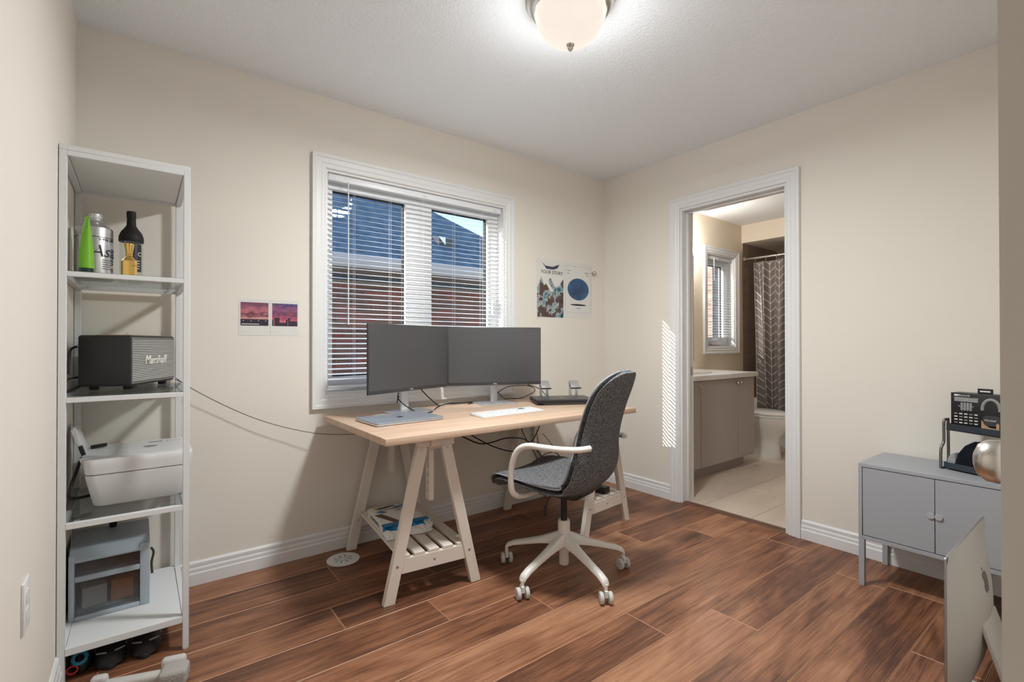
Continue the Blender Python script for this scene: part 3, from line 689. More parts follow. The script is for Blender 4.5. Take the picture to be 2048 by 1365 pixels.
# silver laptop
APPLE = [(0,.30),(.10,.35),(.24,.33),(.36,.22),(.27,.12),(.25,-.02),(.30,-.14),(.40,-.20),(.32,-.36),(.20,-.48),(.08,-.44),(-.04,-.44),(-.16,-.48),(-.30,-.32),(-.38,-.08),(-.36,.16),(-.24,.32),(-.10,.35)]
def emblem(par, m, size, f):
    for poly in (APPLE, [(0,.38),(.02,.48),(.12,.56),(.12,.46),(.06,.40)]):
        q = [(x*size, y*size) for x, y in poly]; mb = MB().prism(q, 0, .0005); mb.v = [f(*v) for v in mb.v]; mb.build('emblem', m, par)
lt = thing('laptop', 'closed silver laptop in front of a monitor stand', 'laptop', (-1.975, -.435, DZ), math.radians(2.5), 'laptops on the desk')
MB().prism(rrect(-.178,.178,-.124,.124,.012), .0025, .0105).build('base_shell', ALU, lt, bevel=.002)
MB().prism(rrect(-.178,.178,-.124,.124,.012), .0112, .0165).build('lid', mat('space grey lid', srgb(178, 188, 202), .32, .55), lt, bevel=.0015)
for x in (-.15,.15):
    for y in (-.1,.1): MB().cyl((x,y,0),(x,y,.003),.008,12).build('foot', BLACKR, lt)
emblem(lt, BLACK, .042, lambda x, y, z: (-x, -y, .0165+z))
# white keyboard
kb = thing('keyboard', 'white slim keyboard with a number pad on the table top', 'keyboard', (-1.41, -.57, DZ), math.radians(1.0))
MB().add([(-.21,-.062,0),(.21,-.062,0),(.21,.062,0),(-.21,.062,0),(-.21,-.062,.005),(.21,-.062,.005),(.21,.062,.012),(-.21,.062,.012)], [(3,2,1,0),(4,5,6,7),(0,1,5,4),(1,2,6,5),(2,3,7,6),(3,0,4,7)]).build('case', WHITEPL, kb, bevel=.002)
kme = MB().box(-.0075,.0075,-.0075,.0075,0,.003).mesh('key', [WHITEPL], .001, 1)
sl_ = math.atan2(.007, .124)
for r in range(6):
    for k in range(21):
        if k in (15, ) and 0: continue
        x = -.198+.0195*k+(.006 if k > 13 else 0)*1; y = -.049+.0192*r
        if x > .203: continue
        if r == 0 and 3 <= k <= 8: continue
        link('key', kme, kb, (min(x,.199), y, .005+.007*(y+.062)/.124), (sl_,0,0))
MB().box(-.052,.052,-.0075,.0075,0,.003).build('space_bar', WHITEPL, kb, bevel=.001, seg=1, loc=(-.088,-.049,.0058), rot=(sl_,0,0))
MB().box(.085,.125,.01,.03,.0,.0036).build('dark_key_patch', ALUD, kb, loc=(0,0,.0098), rot=(sl_,0,0))
# black laptop on an aluminium laptop stand
ang = math.atan2(-.172, .324)
bl_loc = Vector((-.863, -.408, DZ))
st = thing('laptop_stand', 'silver bracket laptop stand behind the closed black laptop', 'laptop stand', bl_loc, ang)
MB().prism(rrect(-.14,.14,-.09,.115,.01), 0, .008).build('stand_base', ALUD, st, bevel=.002)
for x in (-.085, .115):
    pl = MB(); q = rrect(-.03,.03,.008,.128,.003)
    hole = rrect(-.013,.013,.03,.09,.0125)
    # plate with an oblong opening: outer and inner loops bridged
    n_ = len(q); vs = [(a, yy, b) for yy in (.122,.130) for a, b in q]+[(a, yy, b) for yy in (.122,.130) for a, b in hole]
    fs = []
    for i in range(n_):
        j = (i+1) % n_
        fs += [(i,j,2*n_+j,2*n_+i), (n_+j,n_+i,3*n_+i,3*n_+j), (j,i,n_+i,n_+j), (2*n_+i,2*n_+j,3*n_+j,3*n_+i)]
    ar = pl.add(vs, fs).build('upright', ALU, st, loc=(x,0,0))
    MB().obox((0,.096,.108),(.06,.075,.005),(math.radians(38),0,0)).build('angled_plate', ALU, ar, bevel=.001)
    MB().obox((0,.064,.086),(.066,.016,.006),(math.radians(8),0,0)).build('lip', BLACKR, ar, bevel=.001)
bl = thing('laptop', 'closed black laptop in front of the bracket stand', 'laptop', bl_loc+Vector((0,0,.008)), ang, 'laptops on the desk')
MB().prism(rrect(-.184,.184,-.116,.116,.008), .002, .016).build('base_shell', BLACK, bl, bevel=.002)
MB().prism(rrect(-.184,.184,-.116,.116,.008), .0168, .025).build('lid', mat('dark grey lid', (.035,.035,.038), .35), bl, bevel=.002)
MB().prism([(x*.014, y*.009) for x, y in [(math.cos(i*PI/8), math.sin(i*PI/8)) for i in range(16)]], .025, .0254).build('emblem', STEEL, bl)
for x in (-.15,.15): MB().box(x-.02,x+.02,-.1,.1,0,.003).build('foot', BLACKR, bl)

# ============================================================ OFFICE CHAIR
ch = thing('office_chair', 'grey fabric swivel chair with white arms and five wheel base', 'office chair', (-1.375, -.965, 0), math.radians(15.6))
# profile points: forward offset, height, half width
PR = [(.262,.418,.17),(.255,.442,.205),(.225,.462,.228),(.12,.462,.25),(0,.452,.255),(-.10,.448,.25),(-.152,.463,.242),(-.186,.507,.235),(-.203,.57,.222),(-.213,.64,.196),(-.228,.72,.186),(-.258,.82,.180),(-.287,.89,.167),(-.304,.935,.141),(-.315,.968,.097),(-.320,.984,.045)]
PR = [Vector(p) for p in PR]; PS = spline(PR, 4)
def shell(i0, i1, off, thick, inset, name, mt, par, NS=18):
    P = PS[i0:i1]; rs = []
    for k, p in enumerate(P):
        g = i0+k; d = (PS[min(g+1, len(PS)-1)]-PS[max(g-1, 0)]); t = Vector((0, d.x, d.y)).normalized(); nrm = Vector((0, -t.z, t.y))   # towards the sitter
        if nrm.z < 0 and g < 20: nrm = -nrm
        if g >= 20 and nrm.y < 0: nrm = -nrm
        hw = max(p.z-inset, .02); ring = []
        cv = .03 if g < 24 else .045
        def pt(s, o):
            e = cv*abs(s)**2.5*min(1, (hw/.17)**2)
            return Vector((hw*s, p.x, p.y))+nrm*(e+o)
        top = [pt(-1+2*i/NS, off+thick*(1-abs(-1+2*i/NS)**8*.9)) for i in range(NS+1)]
        bot = [pt(1-2*i/NS, off) for i in range(NS+1)]
        rs.append(top+bot)
    return MB().rings(rs).build(name, mt, par, smooth=50)
split = 26; last = len(PS)
seat = shell(0, split+1, -.024, .026, 0, 'seat', FABD, ch)
back = shell(split, last, -.024, .026, 0, 'backrest', FABD, ch)
shell(0, split+1, .0005, .022, .008, 'seat_cushion', FABL, seat)
shell(split, last, .0005, .018, .008, 'back_cushion', FABD, back)
def rim(i0, i1, par):
    for s in (-1, 1):
        pts = []
        for g in range(i0, i1):
            p = PS[g]; d = (PS[min(g+1, last-1)]-PS[max(g-1, 0)]); t = Vector((0, d.x, d.y)).normalized(); nrm = Vector((0,-t.z,t.y))
            if (g < 20 and nrm.z < 0) or (g >= 20 and nrm.y < 0): nrm = -nrm
            pts.append(Vector((s*(p.z-.002), p.x, p.y))+nrm*((.03 if g < 24 else .045)*min(1, (p.z/.17)**2)+.002))
        if i1 == last: pts.append(Vector((0, PS[-1].x, PS[-1].y+.002)))
        MB().tube(pts, .0035, 6, smooth=False).build('piping', PIPING, par, smooth=60)
rim(0, split+1, seat); rim(split, last, back)
ARMW = mat('white arm paint', srgb(236, 232, 226), .35)
for s in (-1, 1):
    pts = [(s*.12,.07,.418),(s*.21,.09,.413),(s*.262,.10,.428),(s*.282,.105,.47),(s*.286,.098,.56),(s*.284,.07,.63),(s*.276,.02,.658),(s*.264,-.06,.658),(s*.246,-.13,.656),(s*.216,-.195,.657),(s*.176,-.234,.662)]
    ar = MB().tube(pts, .0135, 12).build('armrest', ARMW, ch, smooth=60)
    MB().cyl(pts[-1], Vector(pts[-1])+Vector((-s*.004,-.003,0)), .007, 10).build('bolt', STEEL, ar)
MB().prism(rrect(-.1,.1,-.12,.12,.03), .395, .424).build('seat_plate', BLACK, ch, bevel=.004)
MB().prism(rrect(-.15,.15,-.15,.16,.06), .418, .436).build('under_shell', BLACK, ch, bevel=.006)
MB().cyl((0,0,.20),(0,0,.40),.0155,20).build('gas_lift', BLACK, ch, smooth=40)
MB().lathe([(0,.052),(.022,.052),(.023,.06),(.0225,.10),(.029,.13),(.029,.255),(.027,.262),(.017,.262),(0,.262)], 28).build('hub', ARMW, ch, smooth=35)
lv = MB().tube([(-.09,.02,.40),(-.105,.03,.36),(-.11,.035,.335)], .004, 8); lv.obox((-.112,.036,.325),(.012,.006,.05)); lv.build('height_lever', BLACK, ch, smooth=50)
base0 = math.radians(118-15.6)
for k in range(5):
    a = base0+k*2*PI/5; ca, sa = math.cos(a), math.sin(a); dirv = Vector((ca, sa, 0)); n_ = Vector((-sa, ca, 0))
    rs = []
    for r, z, w, h in ((.015,.175,.030,.07),(.05,.168,.028,.052),(.12,.148,.0215,.032),(.20,.126,.0185,.025),(.265,.108,.0175,.024),(.295,.094,.0175,.024),(.305,.082,.016,.022)):
        c = dirv*r+Vector((0,0,z)); rs.append([c+n_*w*x+Vector((0,0,h/2*y)) for x, y in ((-1,-.7),(-.6,-1),(.6,-1),(1,-.7),(1,.3),(.55,1),(-.55,1),(-1,.3))])
    lg = MB().rings(rs).build('base_leg', ARMW, ch, smooth=50)
    cp_ = dirv*.303; sw = a+[.6,-.5,1.1,.3,-.9][k]; wd_ = Vector((math.cos(sw), math.sin(sw), 0))
    cs = MB(); cs.cyl(cp_+Vector((0,0,.04)), cp_+Vector((0,0,.082)), .008, 12); cs.obox(cp_+Vector((0,0,.044)), (.014,.03,.026), (0,0,sw))
    cs.build('caster_fork', ARMW, lg, smooth=40)
    for s in (-1, 1):
        c = cp_+wd_*.019*s+Vector((0,0,.0255))
        wh = MB().cyl(c-wd_*.009, c+wd_*.009, .0255, 24).build('wheel', mat('grey caster', srgb(206,204,200), .5) if 'grey caster' not in bpy.data.materials else bpy.data.materials['grey caster'], lg, bevel=.004)

# ============================================================ SHELVING UNIT
SX0, SX1, SY0, SY1 = -3.198, -2.845, -.546, -.035
sh = thing('shelving_unit', 'tall narrow white metal shelving unit with glass shelves', 'shelf', ((SX0+SX1)/2, (SY0+SY1)/2, 0))
hx, hy = (SX1-SX0)/2, (SY1-SY0)/2; pw = .02
for sx_ in (-1, 1):
    for sy_ in (-1, 1):
        cx, cy = sx_*(hx-pw/2), sy_*(hy-pw/2)
        p = MB().box(cx-pw/2, cx+pw/2, cy-pw/2, cy+pw/2, .006, 1.733).build('post', WHITEP, sh, bevel=.0012, seg=1)
        MB().lathe([(0,0),(.009,0),(.01,.003),(.0095,.007),(0,.007)], 16, (cx, cy, 0)).build('foot', WHITEPL, p)
def tier(z0, z1, kind):
    f = MB(); e = .0003
    f.box(-hx+pw, hx-pw, -hy, -hy+pw, z0, z1); f.box(-hx+pw, hx-pw, hy-pw, hy, z0, z1)
    f.box(-hx, -hx+pw, -hy+pw, hy-pw, z0, z1); f.box(hx-pw, hx, -hy+pw, hy-pw, z0, z1)
    fr = f.build('shelf_frame', WHITEP, sh, bevel=.001, seg=1)
    if kind == 'glass':
        MB().box(-hx+.003, hx-.003, -hy+pw+.001, hy-pw-.001, z1, z1+.004).build('glass_shelf', GLASSS, sh)
        for sx_ in (-1, 1):
            for sy_ in (-1, 1): MB().cyl((sx_*(hx-.045), sy_*(hy-.03), z1-.002), (sx_*(hx-.045), sy_*(hy-.03), z1-.0002), .008, 14).build('suction_pad', CLEARW, fr)
    else:
        MB().box(-hx+pw+.001, hx-pw-.001, -hy+pw+.001, hy-pw-.001, z1-.010, z1-.003).build('panel', WHITEP, sh, bevel=.001, seg=1)
MB().box(-hx, hx, -hy, hy, 1.733, 1.750).build('top_panel', WHITEP, sh, bevel=.0012, seg=1)
tier(1.716, 1.733, 'no')
tier(1.325, 1.341, 'glass'); tier(.914, .930, 'glass'); tier(.505, .523, 'glass'); tier(.099, .122, 'no')
G1, G2, G3, G4 = 1.3455, .9345, .5275, .1195
# ---- metal flask
FLK = mat('brushed tin', (.55,.55,.55), .33, .85)
fk = thing('metal_flask', 'large silver barrel flask with screw cap and black lettering', 'flask', (-3.128, -.24, G1))
MB().lathe([(0,0),(.053,0),(.056,.004),(.056,.190),(.0555,.195),(.052,.199),(.032,.213),(.026,.218),(.023,.224),(0,.224)], 40).build('body', FLK, fk, smooth=35)
MB().lathe([(0,.224),(.0225,.224),(.024,.228),(.0225,.233),(.0245,.238),(.0245,.250),(.021,.253),(0,.253)], 28).build('screw_cap', ALU, fk, smooth=35)
hd = MB().tube([(-.035,-.044,.165),(-.035,-.062,.155),(-.035,-.064,.10),(-.035,-.060,.06),(-.035,-.045,.05)], .005, 8); hd.build('handle', STEEL, fk, smooth=60)
def wrap(me, R, z, a0, par, mt=None):
    for v in me.vertices:
        a = a0+v.co.x/R; r = R+v.co.z; v.co = Vector((r*math.cos(a), r*math.sin(a), z+v.co.y))
    return link('lettering', me, par)
fa = math.atan2(-2.42, .137)
wrap(textmesh('Asahi', .062, KTEXT, .0003, .25), .0566, .105, fa+.95, fk)
wrap(textmesh('SUPER DRY', .012, KTEXT, .0003), .0566, .15, fa+.75, fk)
me_ = textmesh('SUPER DRY', .024, KTEXT, .0003)
for v in me_.vertices: v.co = Vector((-v.co.y, v.co.x, v.co.z)) @ Matrix.Rotation(PI, 3, 'Z')
wrap(me_, .0566, .062, fa+1.15, fk)
for z in (.012, .158):
    MB().rings([[(.0568*math.cos(t), .0568*math.sin(t), zz) for t in [2*PI*i/48 for i in range(48)]] for zz in (z, z+.002)], False, False).build('printed_band', KTEXT, fk)
def wrapbar(R_, z, h, a0, a1, mt, par, n=10):
    MB().add([(R_*math.cos(a0+(a1-a0)*i/n), R_*math.sin(a0+(a1-a0)*i/n), zz) for zz in (z, z+h) for i in range(n+1)], [(i, i+1, n+2+i, n+1+i) for i in range(n)]).build('print_line', mt, par)
for q in range(5): wrapbar(.0568, .073-.008*q, .0022, fa+.42, fa+.98-.05*(q % 2), KTEXT, fk)
# ---- green tube standing on its cap
GRN = mat('lime tube', srgb(122, 188, 42), .35)
tu = thing('cosmetic_tube', 'lime green cosmetic tube standing on a dark green cap', 'tube', (-3.138, -.425, G1), math.radians(0))
MB().lathe([(0,0),(.0185,0),(.02,.002),(.02,.022),(0,.022)], 28).build('cap', mat('dark green cap', srgb(12, 52, 40), .3), tu, smooth=35)
MB().rings([[(a*math.cos(2*PI*i/28), b*math.sin(2*PI*i/28), z) for i in range(28)] for a, b, z in ((.0215,.0215,.022),(.0215,.0215,.03),(.019,.020,.08),(.0135,.0205,.14),(.006,.021,.185),(.0015,.0215,.203))]).build('body', GRN, tu, smooth=50, rot=(0,0,math.radians(20)))
# ---- bottle with black stopper
bt = thing('brew_bottle', 'clear glass bottle with a black rubber wine bottle top', 'bottle', (-3.018, -.20, G1))
MB().lathe([(0,0),(.035,0),(.037,.004),(.037,.185),(.036,.188)], 32).build('glass_body', CLEARG, bt, smooth=40)
MB().lathe([(.0395,.165),(.0405,.17),(.040,.185),(.034,.203),(.022,.22),(.0155,.232),(.0145,.25),(.0145,.262),(.0155,.265),(.0155,.285),(.013,.288),(0,.288)], 32).build('stopper', BLACKR, bt, smooth=45)
a0 = math.atan2(-2.45, .03); nn = 16
MB().add([(.0376*math.cos(a0-.3+1.3*i/nn), .0376*math.sin(a0-.3+1.3*i/nn), z) for z in (.045,.155) for i in range(nn+1)], [(i, i+1, nn+2+i, nn+1+i) for i in range(nn)]).build('label', BLACK, bt, smooth=60)
wrap(textmesh('C', .022, WTEXT, .0003), .0378, .115, a0+.75, bt); 
for q in range(4): wrapbar(.0379, .087-.01*q, .0022, a0+.42, a0+.8-.06*(q % 2), WTEXT, bt)
# ---- gold perfume bottle
gp = thing('perfume_bottle', 'faceted gold perfume bottle in front of the glass bottle', 'perfume', (-3.022, -.405, G1), math.radians(25))
oct_ = lambda r, z: [(r*math.cos(PI/4*i+PI/8), r*math.sin(PI/4*i+PI/8)*.8, z) for i in range(8)]
MB().rings([oct_(.023,0), oct_(.024,.003), oct_(.024,.062), oct_(.012,.076), oct_(.010,.08)]).build('body', GOLD, gp)
MB().lathe([(0,.08),(.011,.08),(.0115,.084),(.0095,.087),(.0125,.105),(.0155,.122),(.0145,.125),(0,.125)], 20).build('stopper', GOLD, gp, smooth=35)
text('ONIA', .009, GOLD, gp, (.012,-.0190,.045), (PI/2,0,math.radians(22)), .0004)

# ---- loudspeaker
spk = thing('bookshelf_speaker', 'black speaker with silver ribbed grille and script lettering', 'speaker', (-3.019, -.19, G2), math.radians(64.9))
# local x runs along the front, front faces -y
w, d_, h0, h1 = .352, .165, .014, .203
MB().prism(rrect(-w/2,w/2,h0,h1,.012), -d_/2, d_/2, 'xz').build('cabinet', mat('black vinyl', (.02,.02,.021), .5, bump=(500,.3,.001)), spk, bevel=.005)
MB().box(-w/2+.012, w/2-.012, -d_/2-.002, -d_/2, h0+.012, h1-.012).build('grille_cloth', BLACK, spk)
rb = MB().box(-w/2+.013, w/2-.013, -d_/2-.0045, -d_/2-.002, -.0016, .0016).mesh('grille_rib', [mat('silver piping cloth', srgb(206,206,200), .5)])
for k in range(24): link('grille_rib', rb, spk, (0, 0, h0+.019+.0066*k))
ringbox(MB(), -w/2+.009, w/2-.009, h0+.009, h1-.009, .004, -d_/2-.004, -d_/2).build('grille_frame', mat('silver edge', srgb(150,150,146), .4, .6), spk)
text('Marshall', .05, mat('white script badge', srgb(235,232,222), .4), spk, (0, -d_/2-.006, h0+.092), (PI/2,0,0), .0018, .3)
for x in (-.13,.13):
    for y in (-.055,.055): MB().cyl((x,y,0),(x,y,.016),.014,16,.016).build('foot', BLACKR, spk)
MB().box(-.13,.13,-.05,.05,h1,h1+.002).build('control_plate', GOLD, spk)
m = MB(); m.cyl((-.02,.0,h1),(-.02,.0,h1+.012),.002,8); m.beam((-.02,.0,h1+.011),(-.035,.01,h1+.002),.002,.002); m.build('toggle_switch', STEEL, spk)
scb = MB().tube([(-3.172,-.30,1.095),(-3.185,-.33,1.085),(-3.188,-.36,1.05),(-3.189,-.37,1.0)], .0042, 8)
tag(scb.build('audio_cable', CABLE, smooth=60), 'black cable curving from the back of the black speaker', 'cable')
scb = MB(); scb.tube([(-3.155,-.28,.985),(-3.18,-.31,.982),(-3.193,-.36,.98)], .0035, 8); scb.tube([(-3.15,-.29,.985),(-3.165,-.30,.97),(-3.16,-.29,.955)], .003, 8); scb.tube([(-3.15,-.29,.957),(-3.175,-.34,.945),(-3.19,-.42,.9385)], .004, 8)
tag(scb.build('power_cable', CABLE, smooth=60), 'black power cable plugged into the back of the speaker', 'cable')
lw_ = [W(u, v, 1, y) for u, v, y in ((352, 757, -.06), (384, 778, -.05), (450, 812, -.045), (520, 841, -.05), (590, 860, -.06), (650, 869, -.08), (706, 869, -.10), (730, 866, -.14))]
tag(MB().tube(lw_, .0016, 6).build('speaker_wire', CABLE, smooth=60), 'thin wire drooping along the wall from shelf to desk', 'wire')

# ---- printer
pr_ = thing('printer', 'white compact inkjet printer on the glass shelf', 'printer', (-2.99, -.255, G3))
PX0, PX1 = -.158, .166
def taper(z, k, r, dx=0): return [(x+dx, y, z) for x, y in rrect(PX0*k, PX1*k, -.178*k+.0, .155*k, r)]
MB().rings([taper(0,.80,.03), taper(.006,.83,.03), taper(.06,.90,.03), taper(.105,.955,.03), taper(.115,.96,.03)]).build('body', WHITEPL, pr_, smooth=40)
MB().rings([taper(.113,.90,.03), taper(.121,.90,.03)]).build('seam_recess', WHITEPL, pr_)
MB().rings([taper(.119,.96,.03), taper(.15,.985,.032), taper(.166,.985,.032), taper(.171,.97,.03)]).build('scanner_lid', WHITEPL, pr_, smooth=40)
MB().rings([[(x, y, z) for x, y in rrect(-.04,.14,-.135,.13,.02)] for z in (.1711,.1716)]).build('lid_seam', mat('pale seam', srgb(214,214,214), .4), pr_)
MB().rings([[(.035+x, .0+y, z) for x, y in rrect(-.022,.022,-.022,.022,.0215)] for z in (.1716,.1722)]).build('emblem', ALUD, pr_)
MB().box(.03,.075,.085,.105,.1716,.1722).build('print_label', GTEXT, pr_)
for k in range(4): MB().box(.09+.014*k,.097+.014*k,.092,.098,.1716,.1721).build('button', GTEXT, pr_)
MB().obox((-.175,.02,.215),(.006,.20,.115),(0,math.radians(-17),0)).build('paper_support', WHITEPL, pr_, bevel=.002)
MB().obox((-.157,.02,.155),(.02,.23,.03),(0,math.radians(-17),0)).build('paper_feed', WHITEPL, pr_, bevel=.002)
m = MB(); m.obox((-.163,-.085,.195),(.012,.02,.035),(0,math.radians(-17),0)); m.build('paper_guide', BLACK, pr_, bevel=.002)
m = MB(); m.obox((-.125,.08,.18),(.05,.02,.012),(0,-.1,0)); m.build('paper_guide', BLACK, pr_, bevel=.003)
pcb = MB().tube([(-3.155,-.335,.695),(-3.165,-.36,.66),(-3.18,-.40,.60),(-3.182,-.40,.575),(-3.176,-.38,.565),(-3.15,-.36,.56),(-3.115,-.34,.56)], .005, 8)
tag(pcb.build('printer_cable', CABLE, smooth=60), 'black cable looping at the side of the white printer', 'cable')
# ---- drawer box
dr = thing('drawer_box', 'pale blue grey plastic drawer box with two clear drawers', 'drawer unit', (-3.072, -.235, G4))
BX0, BX1 = -.115, .115; DF, DB = -.118, .13
m = MB()
m.box(BX0, BX0+.016, DF, DB, 0, .232); m.box(BX1-.03, BX1, DF, DB, 0, .232); m.box(BX0+.016, BX1-.03, DB-.01, DB, 0, .232)
m.box(BX0+.016, BX1-.03, DF, DB-.01, 0, .016); m.box(BX0+.016, BX1-.03, DF, DB-.01, .137, .156)
m.build('shell', MILKPL, dr, bevel=.003)
MB().prism([(DF,.205),(DF-.002,.215),(DF+.035,.248),(DF+.06,.252),(DB,.252),(DB,.218),(DF+.01,.205)], BX0, BX1, 'yz').build('top_cover', MILKPL, dr, bevel=.004)
SMOKE = glassmat('smoky drawer plastic', (.74,.75,.76), .08, .25)
for a, b in ((.018,.135), (.158,.203)):
    q = MB().box(BX0+.018, BX1-.032, DF+.003, DF+.006, a, b).build('drawer_front', SMOKE, dr)
    MB().box(BX0+.02, BX1-.034, DF+.03, DB-.015, a+.001, a+.004).build('drawer_floor', MILKPL, q)
m = MB().obox((0,0,.035),(.07,.12,.07),(0,0,.2)); tag(m.build('folded_paper', PAPER, loc=(-3.13,-.24,G4+.022)), 'folded white papers inside the lower clear drawer', 'papers')
m = MB().obox((0,0,.04),(.07,.10,.08),(0,0,-.15)); tag(m.build('orange_pouch', mat('orange item', srgb(214,128,70), .6), loc=(-3.032,-.26,G4+.022), bevel=.008), 'orange pouch inside the lower clear drawer', 'pouch')
MB().prism(rrect(-.012,.012,.250,.285,.008), .09, .11, 'xz').build('top_handle', BLACKR, dr, bevel=.002)
MB().tube([(BX1+.004,DF+.03,.20),(BX1+.012,DF+.03,.18),(BX1+.006,DF+.035,.14),(BX1+.008,DF+.03,.10)], .004, 8).build('strap', mat('dark strap', (.05,.045,.03), .7), dr, smooth=60)
# ---- shoes below the shelf
SHOEB = mat('black shoe', (.014,.014,.016), .55, bump=(300,.4,.001)); SOLE = mat('black sole', (.02,.02,.021), .7); STRIPE = mat('pale stripe', srgb(170,176,186), .5)
def shoe(label, loc, rz, L_=.27):
    s_ = thing('shoe', label, 'shoe', loc, rz, 'black shoes under the shelving unit')
    rs = []; 
    for t, hw, hh in ((0,.018,.010),(.03,.032,.024),(.10,.041,.036),(.2,.045,.046),(.3,.046,.054),(.45,.045,.066),(.55,.042,.078),(.7,.038,.083),(.85,.037,.082),(.95,.034,.08),(1,.026,.066)):
        y = L_/2-L_*t; rs.append([(hw*math.cos(PI*i/9)*(1-.25*math.sin(PI*i/9)), y, .014+hh*math.sin(PI*i/9)**.8) for i in range(10)])
    MB().rings(rs).build('upper', SHOEB, s_, smooth=60)
    q = []
    for i in range(28):
        a = 2*PI*i/28; y = L_/2*1.03*math.sin(a); x = (.045 if y > 0 else .038)*math.cos(a); q.append((x, y))
    MB().prism(q, 0, .017).build('sole', SOLE, s_, bevel=.003)
    for s in (-1, 1):
        for k in range(3): MB().beam((s*(.0425-.003*k), .035-.022*k, .028), (s*.026, -.005-.022*k, .066), .004, .006, (0,1,0)).build('side_stripe', STRIPE, s_)
    for k in range(4): MB().beam((-.02,.06-.018*k,.068+.004*k),(.02,.06-.018*k,.068+.004*k),.006,.004,(0,1,0)).build('lace', STRIPE, s_)
    for s in (-1, 1):
        MB().beam((s*.034, L_/2-.035, .030), (s*.006, L_/2-.012, .036), .005, .004, (0,0,1)).build('toe_stripe', STRIPE, s_)
        MB().beam((s*.038, L_/2-.05, .042), (s*.012, L_/2-.022, .050), .004, .004, (0,0,1)).build('toe_stripe', STRIPE, s_)
shoe('black sneaker with pale stripes beside the shelf leg', (-2.965, -.385, 0), math.radians(177))
shoe('black sneaker with pale stripes next to the coiled straps', (-3.068, -.395, 0), math.radians(181), .25)
bg = thing('strap_bundle', 'dark strap bundle with teal and red loops under the shelf', 'straps', (-3.142, -.43, 0))
MB().rings([ell(0,0,.026,.06,0,20), ell(0,0,.029,.065,.02,20), ell(0,0,.024,.055,.045,20), ell(0,0,.012,.03,.055,20)]).build('pouch', SHOEB, bg, smooth=60)
MB().tube([(-.005+.018*math.cos(t), -.045+.015*math.sin(t), .048+.012*math.sin(t)) for t in [i*2*PI/12 for i in range(12)]], .006, 8, smooth=False, closed=True).build('teal_loop', mat('teal strap', srgb(60,160,190), .6), bg, smooth=60)
MB().tube([(-.022+.014*math.cos(t), -.066+.005*math.sin(t), .025+.010*math.sin(t)) for t in [i*2*PI/12 for i in range(12)]], .003, 8, smooth=False, closed=True).build('red_loop', mat('red strap', srgb(214,58,60), .6), bg, smooth=60)
# ---- pale grey bar on the floor
LG = mat('light grey plastic', srgb(200,198,194), .5); LGT = mat('grey textured pad', srgb(178,174,170), .8, bump=(240,1,.004))
gb = thing('exercise_bar', 'light grey moulded bar with textured end block on the floor', 'bar', (-3.005, -.69, 0), math.radians(-14))
MB().beam((-.09,.015,.022),(.10,.0,.022),.036,.036,(0,0,1)).build('bar', LG, gb, bevel=.012, seg=4)
MB().obox((.105,.03,.032),(.07,.03,.064)).build('end_plate', LG, gb, bevel=.012, seg=4)
MB().obox((.114,-.012,.027),(.078,.07,.05)).build('end_block', LGT, gb, bevel=.012, seg=4)
MB().obox((-.09,.02,.03),(.045,.03,.058)).build('end_plate', LG, gb, bevel=.012, seg=4)

# ============================================================ WALL THINGS
SUN1 = mat('sunset print', (.5,.3,.3), .4); SUN2 = mat('dusk print', (.4,.2,.3), .4)
def sunset(m, stops, sc):
    n = m.node_tree.nodes; L = m.node_tree.links
    tc = n.new('ShaderNodeTexCoord'); sp = n.new('ShaderNodeSeparateXYZ'); L.new(tc.outputs['Generated'], sp.inputs[0])
    mp2 = n.new('ShaderNodeMapping'); mp2.inputs['Scale'].default_value = sc; no = n.new('ShaderNodeTexNoise'); no.inputs['Scale'].default_value = 1; no.inputs['Detail'].default_value = 5
    L.new(tc.outputs['Generated'], mp2.inputs[0]); L.new(mp2.outputs[0], no.inputs['Vector'])
    q = n.new('ShaderNodeMath'); q.operation = 'MULTIPLY_ADD'; q.inputs[1].default_value = .9; L.new(no.outputs['Fac'], q.inputs[0])
    q2 = n.new('ShaderNodeMath'); q2.operation = 'SUBTRACT'; q2.inputs[1].default_value = .45; L.new(sp.outputs[2], q2.inputs[0]); L.new(q2.outputs[0], q.inputs[2])
    r = ramp(m, q.outputs[0], stops); L.new(r.outputs[0], n['Principled BSDF'].inputs['Base Color'])
sunset(SUN1, [(.1, srgb(225,180,168)), (.35, srgb(200,140,140)), (.5, srgb(96,50,62)), (.6, srgb(190,110,124)), (.9, srgb(120,70,96))], (2, 1, 6))
sunset(SUN2, [(.1, srgb(216,110,124)), (.35, srgb(180,80,104)), (.55, srgb(96,58,92)), (.7, srgb(150,84,118)), (.95, srgb(66,60,110))], (5, 1, 8))
DUSK = mat('dark skyline print', srgb(46,28,48), .5)
